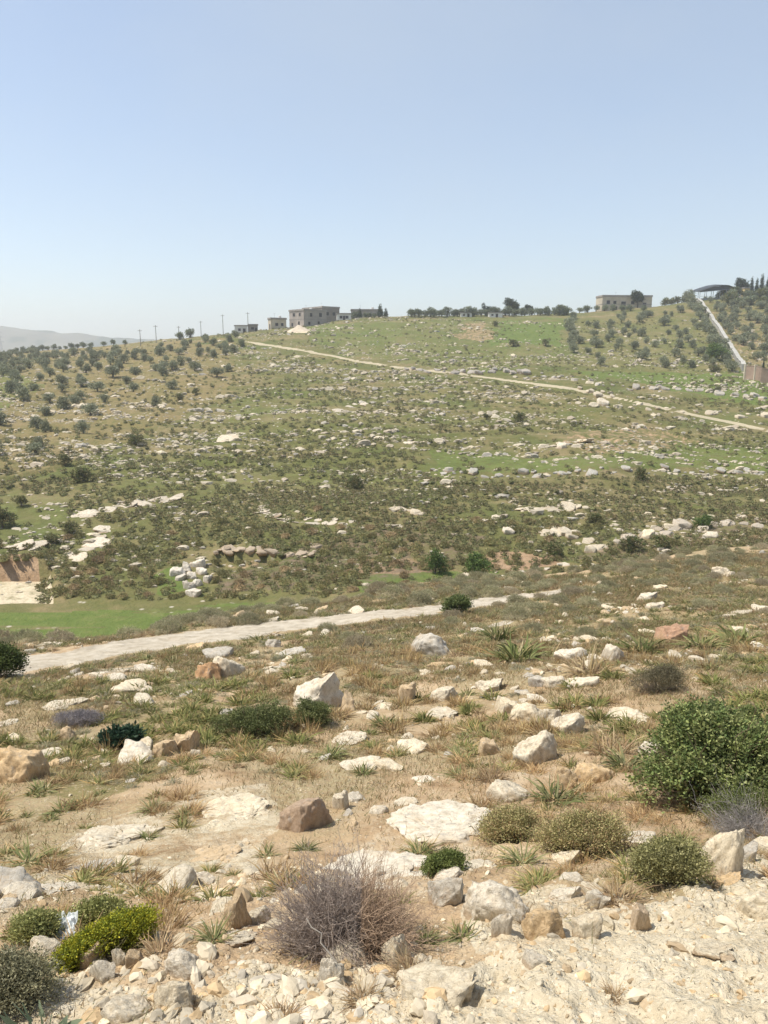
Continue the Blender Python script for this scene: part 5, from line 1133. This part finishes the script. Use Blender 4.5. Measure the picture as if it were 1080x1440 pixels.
def build_trees():
    rng = np.random.default_rng(121)
    # left olive orchard
    def orchard(poly, grid, hr, lab, grp, dens=1.0, jit=.33, y0=90, y1=420, wide=1.0, tint=(1, 1, 1)):
        pts = []
        for gx in np.arange(-260, 260, grid):
            for gy in np.arange(y0, y1, grid):
                if rng.random() < dens: pts.append((gx + rng.uniform(-jit, jit) * grid, gy + rng.uniform(-jit, jit) * grid))
        P = np.array(pts); P = np.stack([P[:, 0], P[:, 1], H(P[:, 0], P[:, 1])], 1); P = P[(np.abs(P[:, 0] / P[:, 1]) < .68)]; P = P[visible(P, 3.0)]
        px, py = to_px(P); k = in_poly(px, py, poly); n = 0
        for p, x in zip(P[k], px[k]):
            tree('olive', p, rng.uniform(*hr), rng, 'grove_tree' if isinstance(lab, str) and 'dense grove' in lab else 'olive_tree', lab(x) if callable(lab) else lab, group=grp(x) if callable(grp) else grp, wide=wide * rng.uniform(.9, 1.2), tint=tint); n += 1
        print(lab if not callable(lab) else lab(0), n)
    orchard([(-20, 500), (60, 497), (200, 492), (300, 478), (335, 472), (345, 492), (300, 515), (250, 535), (150, 545), (110, 580), (40, 575), (-20, 560)], 7.2, (1.9, 3.3),
            lambda x: 'grey-green olive tree in the crowded top of the left orchard' if x > 150 else 'grey-green olive tree in the crowded lower left of the left orchard', lambda x: 'olives in the upper left orchard' if x > 150 else 'olives in the lower left orchard', .86)
    orchard([(-20, 575), (110, 582), (150, 548), (260, 536), (345, 495), (330, 540), (240, 570), (150, 600), (110, 640), (-20, 650)], 9.5, (2.0, 3.2), 'small olive tree standing apart below the left orchard', 'scattered olives below the left orchard', .75)
    orchard([(812, 452), (985, 432), (1040, 518), (960, 520), (815, 518)], 8.4, (2.2, 3.8), 'grey olive tree in the rows of the right grove beside the long wall', 'olives in the right grove', .72)
    orchard([(985, 425), (1100, 415), (1100, 512), (1052, 508), (1010, 450)], 6.6, (2.6, 4.2), 'grey-green tree in the dense grove beyond the long wall', 'trees beyond the long wall', .9)
    for i, y in enumerate(np.linspace(448, 496, 10)): tree_at('olive', 803 + rng.uniform(-4, 4), y, rng.uniform(11, 15), rng, 'hedge_tree', 'grey tree in the straight hedge line along the left of the right grove', group='hedge line of the right grove')
    for i, t in enumerate(np.linspace(0.04, .98, 16)):
        tree_at('olive', 974 + 60 * t + rng.uniform(-9, -3), 420 + 105 * t, rng.uniform(13, 20), rng, 'hedge_tree', 'grey tree hugging the downhill side of the long pale wall', group='trees along the long wall')
    tree_at('green', 1006, 507, 26, rng, 'leafy_tree', 'brightest fresh-green tree beside the long wall', wide=1.25)
    tree_at('dark', 1004, 523, 12, rng, 'leafy_tree', 'dark green bush-like tree in front of the brightest green one', wide=1.4)
    # skyline
    for x in np.arange(578, 800, 6.5):
        y = np.interp(x, [575, 700, 800], [446, 444.5, 443]); tree_at('olive', x + rng.uniform(-3, 3), y, rng.uniform(10, 15.5), rng, 'skyline_tree', 'grey tree in the row along the skyline right of the centre', group='skyline olives', wide=1.15, tint=(.75, .8, .8))
    for x in (815, 826, 838, 850, 862, 874, 886, 905): tree_at('olive', x, 437.5, rng.uniform(8, 12), rng, 'olive_tree', 'low grey olive tree in front of the unfinished beige building', group='olives by the beige building', wide=1.2, tint=(.8, .85, .8))
    for x in (935, 944, 953, 962, 971): tree_at('dark', x, np.interp(x, [930, 975], [427, 421]), rng.uniform(9, 13), rng, 'dark_tree', 'dark round tree in the clump at the top end of the long wall', group='dark clump at the wall top', wide=1.25)
    tree_at('leaning', 690, 444, 19, rng, 'leaning_tree', 'dark wind-swept tree leaning to the left on the skyline', rotz=0)
    tree_at('pine', 719, 444, 26, rng, 'pine_tree', 'tall dark dense pine on the skyline right of the leaning tree', rotz=0, v=0)
    tree_at('pine', 744, 443, 16, rng, 'pine_tree', 'small dark pine on the skyline behind the row of olives', rotz=0, v=1)
    tree_at('pine', 896, 432, 26, rng, 'pine_tree', 'dark pine standing in front of the unfinished beige building', rotz=.5, v=1)
    tree_at('pine', 1043, 412, 27, rng, 'pine_tree', 'large dark pine right of the arched canopy', rotz=.3, v=0)
    for x, h in ((1056, 27), (1063, 25), (1070, 31), (1078, 29), (1086, 28)): tree_at('cypress', x, 416, h, rng, 'cypress_tree', 'slim cypress in the group at the right edge of the skyline', group='cypresses at the right edge')
    for i, (x, y) in enumerate(((1012, 419), (1020, 420), (1030, 421), (1036, 420), (1052, 420), (1060, 421), (1068, 420), (1076, 419), (1084, 420), (1025, 428), (1040, 430), (1056, 429), (1070, 430), (1082, 428))):
        tree_at('olive' if i % 3 else 'dark', x, y, rng.uniform(12, 19), rng, 'hilltop_tree', 'dusky tree in the thick cluster at the top right corner of the hill', group='hilltop cluster at the right edge', wide=1.15, tint=(.85, .9, .85))
    tree_at('cypress', 1073, 519, 14, rng, 'cypress_tree', 'single small dark cypress behind the brown block wall')
    tree_at('fir', 506, 447, 14, rng, 'conifer_tree', 'small dark conifer, leftmost of three right of the grey houses')
    tree_at('fir', 534.5, 446, 19, rng, 'conifer_tree', 'tallest dark conifer, middle of three right of the grey houses')
    tree_at('fir', 542.5, 446, 13, rng, 'conifer_tree', 'short dark conifer, rightmost of three right of the grey houses')
    for x in (496, 501, 513, 519, 526): tree_at('olive', x, 447, rng.uniform(7, 11), rng, 'leafy_tree', 'low bluish tree between the conifers and the grey houses', group='low trees by the conifers', tint=(.7, .75, .75))
    for x in (100, 110, 117, 128, 146, 160, 176): tree_at('olive', x, np.interp(x, [80, 180], [491, 484.5]), rng.uniform(7, 10), rng, 'skyline_tree', 'lone dark tree on the low skyline at the left', group='olives on the left skyline', wide=1.1, tint=(.7, .75, .72))
    for x in (24, 32, 40, 46, 54, 60, 68, 76, 84, 92): tree_at('olive', x, np.interp(x, [10, 95], [495, 491]), rng.uniform(5, 9), rng, 'skyline_tree', 'small hazy tree in the dark line at the far left', group='olives at the far left', wide=1.2, tint=(.8, .85, .85))
    for x, y, h in ((252, 478, 13), (268, 475, 15), (288, 480, 12), (300, 486, 12), (316, 490, 11), (340, 488, 10)): tree_at('olive', x, y, h, rng, 'olive_tree', 'dark olive tree at the top corner of the left orchard under the poles', group='olives under the poles', tint=(.75, .8, .75))
    # single shrubs and trees on the slope
    for kind, x, y, h, w, nm, lab in (('green', 612, 806, 40, .9, 'leafy_tree', 'dark green leafy tree, left one of two in the wadi'), ('green', 670, 808, 36, 1.0, 'leafy_tree', 'dark green leafy tree, right one of two in the wadi'),
                                ('dark', 118, 678, 24, 1.35, 'round_bush', 'round olive-green bush alone on the left of the far hillside'), ('dark', 732, 593, 15, 1.3, 'round_bush', 'darkest round bush alone on the right of the far hillside'),
                                ('dark', 902, 676, 22, 1.0, 'round_bush', 'dark upright bush in the long terrace row at right'), ('dark', 4, 742, 32, 1.3, 'round_bush', 'dark bush at the left edge above the white slabs'), ('dark', 74, 765, 18, 1.5, 'round_bush', 'grey-green bush among white slabs at lower left'), ('dark', 98, 750, 16, 1.5, 'round_bush', 'green bush above the white slabs at lower left'),
                                ('dark', 30, 712, 18, 1.3, 'round_bush', 'grey bush on rocks at the left of the far hillside'), ('dark', 92, 655, 18, 1.2, 'round_bush', 'dark bush in two lobes above the round olive-green bush'), ('dark', 190, 626, 19, 1.4, 'round_bush', 'grey-green bush among white stones left of the hill centre'),
                                ('dark', 275, 555, 10, 1.2, 'round_bush', 'small dark bush right of the left orchard'), ('dark', 252, 563, 11, 1.2, 'round_bush', 'small dark bush below the right corner of the left orchard'), ('dark', 684, 590, 9, 1.4, 'round_bush', 'small dark bush left of the darkest round bush'), ('dark', 696, 459, 9, 1, 'round_bush', 'tiny dark bush on the green slope under the leaning tree'),
                                ('dark', 722, 487, 10, 1.8, 'round_bush', 'low dark bush on the green slope left of the hedge line'), ('dark', 767, 486, 10, 1.3, 'round_bush', 'dark bush beside the lower hedge line'), ('dark', 1009, 552, 9, 1.4, 'round_bush', 'dark bush in the terrace row below the right grove'), ('dark', 500, 688, 26, 1.1, 'round_bush', 'dark bush on the green strip right of the hill centre'),
                                ('dark', 640, 858, 10, 1.4, 'round_bush', 'low grey-green bush behind the shrub at the track'), ('dark', 838, 735, 16, 1.6, 'round_bush', 'dark bush above the row of pale boulders at the wadi'), ('green', 988, 742, 22, 1.4, 'round_bush', 'green bush growing in the wadi bank at right'), ('dark', 890, 775, 24, 1.5, 'round_bush', 'dark thicket in the wadi bed at right'), ('dark', 930, 770, 22, 1.5, 'round_bush', 'dark thicket right of the other in the wadi bed'), ('dark', 780, 780, 20, 1.5, 'round_bush', 'dark low thicket left in the wadi bed')):
        if lab.startswith('low grey-green bush behind'): continue
        tree_at(kind, x, y, h, rng, nm, lab, cat='tree' if 'tree' in nm else 'bush', wide=w)
build_trees()

# ---------------------------------------------------------------- buildings, walls, poles
M_conc = mat_plain('raw_concrete', (.36, .315, .28), .9, .3, .35, .05); M_conc2 = mat_plain('weathered_block', (.27, .235, .205), .9, .3, .3, .05)
M_beige = mat_plain('beige_block', (.52, .45, .345), .9, .25, .3, .05); M_whitew = mat_plain('white_plaster', (.66, .64, .60), .85, .15, .4)
M_darkglass = mat_plain('dark_opening', (.035, .035, .04), .4, .2); M_slab = mat_plain('concrete_slab', (.30, .27, .245), .9, .25, .5)
M_wallst = mat_plain('grey_wall', (.40, .385, .35), .9, .25, .5, .05); M_pink = mat_plain('brown_block_wall', (.36, .26, .20), .9, .25, .6, .05)
M_steel = mat_plain('dark_sheet', (.045, .05, .055), .5, .2); M_wood = mat_plain('pole_wood', (.24, .22, .20), .9, .3, 3); M_yellow = mat_plain('yellow_plaster', (.66, .50, .22), .85, .12, .6)
M_pylon = mat_plain('galvanised_steel', (.36, .37, .38), .6, .1)
def building(name, label, x, y, wl, wr, h, rot, mat, openings, cat='house', parapet=.5, floors=2, doors=(), ymin=200, back=0):
    """corner nearest to us at a point of the photograph; wr runs to the right, wl to the left-back. openings: (face, along, sill, width, height)"""
    p = hit(x, y, ymin=ymin); p = p * (1 + back / p[1]); t = thing(name, label, cat, p - [0, 0, .15], rot)
    m = Mesh(); m.box(0, wr, 0, wl, -3.0, h); obj('wall', m.mesh('wall', mat), t)
    m = Mesh(); m.box(-.25, wr + .25, -.25, wl + .25, h + .003, h + .22)
    for a in ((-.2, wr + .2, -.2, 0), (-.2, wr + .2, wl, wl + .2), (-.2, 0, .003, wl - .003), (wr, wr + .2, .003, wl - .003)): m.box(*a, h + .224, h + .22 + parapet)
    obj('roof', m.mesh('roof', M_slab), t)
    for f in range(1, floors):
        m = Mesh(); z = h * f / floors; m.box(-.08, wr + .08, -.08, -.003, z - .14, z + .14); m.box(-.08, -.003, .0, wl + .08, z - .14, z + .14); obj('floor_slab', m.mesh('floor_slab', M_slab), t)
    if wr > 6:
        m = Mesh(); a_, b_ = wr * .7, wl * .6; m.tube([(a_, b_, h + .2), (a_, b_, h + .9), (a_, b_, h + 1.55)], .62, .6, 12); m.tube([(a_, b_, h + 1.55), (a_, b_, h + 1.7)], .6, .15, 12); obj('water_tank', m.mesh('water_tank', M_whitew), t)
        m = Mesh(); m.tube([(wr * .3, wl * .3, h), (wr * .3, wl * .3, h + 2.6)], .05, .035, 5); m.box(wr * .3 - .5, wr * .3 + .5, wl * .3 - .03, wl * .3 + .03, h + 2.3, h + 2.36); obj('aerial', m.mesh('aerial', M_pylon), t)
    for grp, kind in ((openings, 'window'), (doors, 'door')):
        for face, a, z, w, hh in grp:
            m = Mesh(); fr = Mesh()
            if face == 'R':
                m.box(a, a + w, -.02, .05, z, z + hh)
                for b in ((a - .12, a, z - .12, z + hh + .12), (a + w, a + w + .12, z - .12, z + hh + .12), (a, a + w, z + hh, z + hh + .12), (a, a + w, z - .12, z)): fr.box(b[0], b[1], -.07, -.003, b[2], b[3])
            else:
                m.box(-.02, .05, a, a + w, z, z + hh)
                for b in ((a - .12, a, z - .12, z + hh + .12), (a + w, a + w + .12, z - .12, z + hh + .12), (a, a + w, z + hh, z + hh + .12), (a, a + w, z - .12, z)): fr.box(-.07, -.003, b[0], b[1], b[2], b[3])
            o = obj(kind, m.mesh(kind, M_darkglass), t); obj('frame', fr.mesh('frame', M_slab), o)
    return t
def build_buildings():
    rng = np.random.default_rng(141)
    r45 = R(42)
    building('house', 'unfinished two-storey grey house with a pale earth mound in front', 427.5, 459.5, 10.5, 12, 6.7, r45, M_conc, [('L', 2.2, 4.6, 1.2, 1.3), ('L', 6.2, 4.6, 1.6, 1.3), ('R', 3.2, 4.4, 1.2, 1.4), ('R', 8.0, 4.4, 1.5, 1.6), ('R', 2.2, 1.0, 1.1, 1.2)], doors=[('L', 3.0, .1, 1.1, 2.3), ('L', 7.8, .5, 1.2, 1.4), ('R', 7.2, .3, 1.0, 2.2)])
    building('house', 'darker flat-roofed grey house behind the unfinished two-storey one', 453.5, 452, 17, 9.5, 6.9, R(38), M_conc2, [('R', 2.0, 3.6, 1.6, 1.5), ('R', 5.6, 3.6, 1.4, 1.5), ('L', 3, 3.4, 1.4, 1.4)], floors=2, back=16)
    building('house', 'small tan house with a rooftop hut left of the two-storey house', 381, 456.5, 3.2, 7, 4.2, R(30), M_beige, [('R', 2.0, 1.6, 1.2, 1.1), ('R', 4.6, 1.6, 1.0, 1.1)], floors=1, doors=[('L', .8, .1, 1.0, 2.1)])
    building('shed', 'low white flat-roofed shed, leftmost building on the skyline', 330, 463, 3, 5.5, 3.2, R(10), M_whitew, [('R', 1.6, 1.2, .9, .9)], 'shed', .2, 1, [('R', 3.6, .1, 1, 2)])
    building('shed', 'low grey block shed right of the white one', 349, 460, 3, 4, 3.0, R(10), M_conc2, [('R', 1.2, 1.2, 1.2, 1)], 'shed', .25, 1, [('R', 2.8, .1, .9, 1.9)])
    building('house', 'long low pale house in the trees right of the dark grey house', 474, 447.5, 5, 6, 2.8, R(6), M_whitew, [('R', 1.2, 1.1, 1, 1), ('R', 3.8, 1.1, 1, 1)], 'house', .3, 1, [('R', 2.6, .1, .9, 2)])
    building('house', 'pale grey house half hidden among the conifers', 494, 446.5, 5, 14, 3.9, R(4), M_conc, [('R', 2, 1.4, 1.2, 1.2), ('R', 6, 1.4, 1.2, 1.2), ('R', 10, 1.4, 1.2, 1.2)], 'house', .4, 1, [('R', 8.2, .1, 1, 2.1)])
    building('ruin', 'unfinished beige block building behind the skyline olives at right', 846.5, 434, 9, 25, 7.0, R(4), M_beige, [('R', 2.2, 3.6, 1.6, 1.6), ('R', 9.6, .5, 2.2, 4.2), ('R', 14.5, 3.4, 1.6, 1.6), ('R', 20.5, 2.6, 1.6, 1.6), ('R', 5.6, 3.6, 1.4, 1.4)], 'building', .6, 2, [('R', 6.4, .2, 1.2, 2.2)])
    building('hut', 'narrow yellow-washed hut among trees right of the canopy', 1046, 419, 2.2, 2.6, 4.6, R(8), M_yellow, [('R', .9, 2.9, .8, .8)], 'hut', .3, 1, [('R', .9, .1, .8, 1.9)])
    for x, lab in ((648, 'left'), (688, 'right')):
        building('hut', f'tiny white hut among the skyline olives, {"left of" if lab == "left" else "under"} the leaning tree', x, 446, 3, 5 if lab == 'left' else 6, 1.9, R(5), M_whitew, [('R', 1, .8, .8, .6)], 'hut', .15, 1, [('R', 3, .05, .9, 1.5)])
    # earth mound by the house
    p = hit(419, 466, ymin=200); n = 40; g = np.linspace(-1, 1, n); X, Y = np.meshgrid(g, g); rr = np.sqrt(X ** 2 + Y ** 2)
    hx, hy = p[0] + X * 4.6, p[1] + Y * 3.5 + 1.5; Z = H(hx, hy) + np.clip(1 - rr, -.2, 1) * 2.2 + fbm(X * 3, Y * 3, 3, 5) * .2 * (rr < 1) - .05
    idx = np.arange(n * n).reshape(n, n); F = np.stack([idx[:-1, :-1], idx[:-1, 1:], idx[1:, 1:], idx[1:, :-1]], -1).reshape(-1, 4); F = F[(rr[:-1, :-1] < 1.08).ravel()]
    V = np.stack([hx, hy, Z], -1).reshape(-1, 3) - p; tag(obj('earth_mound', make_mesh('earth_mound', V, F, mat_plain('pale_earth', (.56, .47, .36), .95, .25, .8), True), None, p), 'pale spoil mound heaped in front of the two-storey house', 'mound')
    # long wall climbing the hill
    def wall_line(pts, h, th, mat, name, label, cat, posts=None, ymin=180):
        q = hits([a for a, b in pts], [b for a, b in pts], ymin=ymin)
        t = np.linspace(0, 1, 6 * len(q)); P = np.stack([np.interp(t, np.linspace(0, 1, len(q)), q[:, i]) for i in range(3)], 1); P[:, 2] = H(P[:, 0], P[:, 1])
        o0 = P[0].copy(); d = np.gradient(P[:, :2], axis=0); d = unit(d); nrm = np.stack([-d[:, 1], d[:, 0]], 1) * th / 2
        rows = [np.concatenate([P[:, :2] + s * nrm, (P[:, 2] + z)[:, None]], 1) for s, z in ((-1, -.5), (-1, h), (1, h), (1, -.5))]
        V = np.stack(rows, 1).reshape(-1, 3) - o0; k = len(P); idx = np.arange(k * 4).reshape(k, 4)
        F = np.concatenate([np.stack([idx[:-1, a], idx[:-1, (a + 1) % 4], idx[1:, (a + 1) % 4], idx[1:, a]], -1) for a in range(4)] + [idx[:1], idx[-1:]])
        t_ = thing(name, label, cat, o0); obj('wall_body', make_mesh('wall_body', V, F, mat), t_)
        cap = np.stack([np.concatenate([P[:, :2] + s * nrm * 1.35, (P[:, 2] + z)[:, None]], 1) for s, z in ((-1, h + .003), (-1, h + .15), (1, h + .15), (1, h + .003))], 1).reshape(-1, 3) - o0
        obj('coping', make_mesh('coping', cap, F, M_wallst if mat != M_pink else mat), t_)
        if posts:
            for j in posts:
                c = P[int(j * (k - 1))] - o0; m = Mesh(); m.box(c[0] - .3, c[0] + .3, c[1] - .3, c[1] + .3, c[2] - .4, c[2] + h + .5); obj('post', m.mesh('post', M_beige), t_)
    wall_line([(974, 419), (985, 428), (995, 442), (1005, 458), (1015, 473), (1025, 490), (1034, 505), (1045, 522)], 1.9, .9, M_wallst, 'boundary_wall', 'long pale boundary wall climbing the hill beside the right grove', 'wall')
    wall_line([(1047, 534), (1068, 536), (1100, 538), (1150, 540)], 3.6, .35, M_pink, 'block_wall', 'brown block wall with pale posts at the right edge below the grove', 'wall', posts=[.0, .22, .5, .98])
    wall_line([(968, 417), (990, 416), (1030, 417), (1060, 418)], .9, .5, M_wallst, 'terrace_wall', 'low terrace wall under the arched canopy', 'wall', ymin=250)
    # arched canopy
    p = hit(984, 418, ymin=250); sc = depth(p) / FPX; W = 48 * sc; t = thing('canopy', 'open shed with a dark arched roof on posts at the top right skyline', 'canopy', p, R(4))
    xs = np.linspace(-.02, 1.02, 30); zt = np.interp(xs, [-.02, .2, .45, .7, .85, 1.02], [12.2, 16.0, 19.6, 21.3, 20.8, 17.6]) * sc; dpt = 9.0
    V = np.concatenate([np.stack([xs * W, np.full(30, y), zt + dz], 1) for y, dz in ((-.6, 0), (-.6, .25), (dpt, .25 + 1.0), (dpt, 1.0))]); idx = np.arange(120).reshape(4, 30)
    F = np.concatenate([np.stack([idx[a, :-1], idx[a, 1:], idx[(a + 1) % 4, 1:], idx[(a + 1) % 4, :-1]], -1) for a in range(4)])
    obj('roof', make_mesh('roof', V, F, M_steel, True), t)
    ch = np.interp(xs, [-.02, 1.02], [12.0, 16.6]) * sc
    V = np.concatenate([np.stack([xs * W, np.full(30, y), z], 1) for y, z in ((.05, ch), (.05, zt - .02), (.2, zt - .02), (.2, ch))]); F = np.concatenate([np.stack([idx[a, :-1], idx[a, 1:], idx[(a + 1) % 4, 1:], idx[(a + 1) % 4, :-1]], -1) for a in range(4)])
    obj('gable_panel', make_mesh('gable_panel', V, F, M_steel), t)
    for k_ in np.linspace(0, 1, 6):
        for y in (0, dpt - .5):
            m = Mesh(); m.tube([(k_ * W, y, -1), (k_ * W, y, float(np.interp(k_, xs, ch)) + (y > 1) * .9)], .14, .12, 6); obj('post', m.mesh('post', M_pylon), t)
    m = Mesh()
    for a, b in zip(np.linspace(0, 1, 7)[:-1], np.linspace(0, 1, 7)[1:]): m.tube([(a * W, 0, float(np.interp(a, xs, ch))), (b * W, 0, float(np.interp(b, xs, ch)))], .1, .1, 5); m.tube([(a * W, 0, 6.5 * sc), (b * W, 0, 6.5 * sc)], .06, .06, 5)
    obj('truss', m.mesh('truss', M_pylon), t)
    # poles
    for x, y0, y1, lab in ((198, 487, 464, 'faint utility pole, leftmost on the skyline'), (220, 482, 458, 'utility pole, second from the left on the skyline'), (252, 478, 459, 'short utility pole above the left orchard'), (283, 473, 452, 'thin utility pole right of the short one above the left orchard'), (314, 470, 443, 'tallest utility pole on the skyline left of the white shed'), (349, 462, 435, 'utility pole standing behind the low grey shed')):
        p = hit(x, y0, ymin=200); h = (y0 - y1) / FPX * depth(p); t = thing('utility_pole', lab, 'pole', p, R(rng.uniform(-20, 20)))
        m = Mesh(); m.tube([(0, 0, -.5), (0, 0, h * .5), (0, 0, h)], .15, .10, 8); obj('pole', m.mesh('pole', M_wood, True), t)
        m = Mesh(); m.box(-.8, .8, -.06, .06, h - .55, h - .42); arm = obj('crossarm', m.mesh('crossarm', M_wood), t)
        for q in (-.7, 0, .7):
            m = Mesh(); m.tube([(q, 0, h - .417), (q, 0, h - .3), (q, 0, h - .22)], .06, .035, 6); obj('insulator', m.mesh('insulator', M_whitew, True), arm)
    # lattice pylon on the hazy ridge side
    Yp = 1150.; px_ = 27; u = (px_ - 540) / FPX; x = u * Yp * (CT + .24 * ST); z0 = float(H(x, Yp)); ztop = pz(464, Yp); zb = min(z0, pz(492, Yp)); h = ztop - zb; t = thing('power_pylon', 'faint lattice power pylon in the haze at the far left', 'pylon', (x, Yp, zb))
    m = Mesh(); ht = h
    lv = np.linspace(0, 1, 8)
    for a, b in zip(lv[:-1], lv[1:]):
        wa, wb = 4.2 * (1 - a) + .6, 4.2 * (1 - b) + .6
        for sx, sy in ((1, 1), (1, -1), (-1, -1), (-1, 1)):
            m.tube([(sx * wa, sy * wa, a * ht), (sx * wb, sy * wb, b * ht)], .28, .28, 4); m.tube([(sx * wa, sy * wa, a * ht), (sy * wb, -sx * wb, b * ht)], .16, .16, 4)
    obj('tower', m.mesh('tower', M_pylon), t)
    for f, w in ((.70, 7.5), (.82, 6.5), (.94, 5.5)):
        m = Mesh(); m.tube([(-w, 0, f * ht), (w, 0, f * ht)], .25, .25, 4); m.tube([(-w, 0, f * ht), (0, 0, f * ht + 2)], .15, .15, 4); m.tube([(w, 0, f * ht), (0, 0, f * ht + 2)], .15, .15, 4); obj('crossarm', m.mesh('crossarm', M_pylon), t)
build_buildings()

# ---------------------------------------------------------------- the hazy air
def build_haze():
    m = Mesh(); m.box(-17500, 17500, -60, 4350, -105, 175)
    s = bpy.data.materials.new('haze_air'); s.use_nodes = True; nt = s.node_tree
    for n in list(nt.nodes):
        if n.type != 'OUTPUT_MATERIAL': nt.nodes.remove(n)
    v = nt.nodes.new('ShaderNodeVolumePrincipled'); v.inputs['Color'].default_value = (.93, .95, 1.0, 1); v.inputs['Density'].default_value = .00035; v.inputs['Anisotropy'].default_value = .35
    nt.links.new(v.outputs[0], nt.nodes['Material Output'].inputs['Volume'])
    o = obj('haze', m.mesh('haze', s)); tag(o, 'pale haze filling the air towards the far hills', 'haze', kind='stuff')
build_haze()
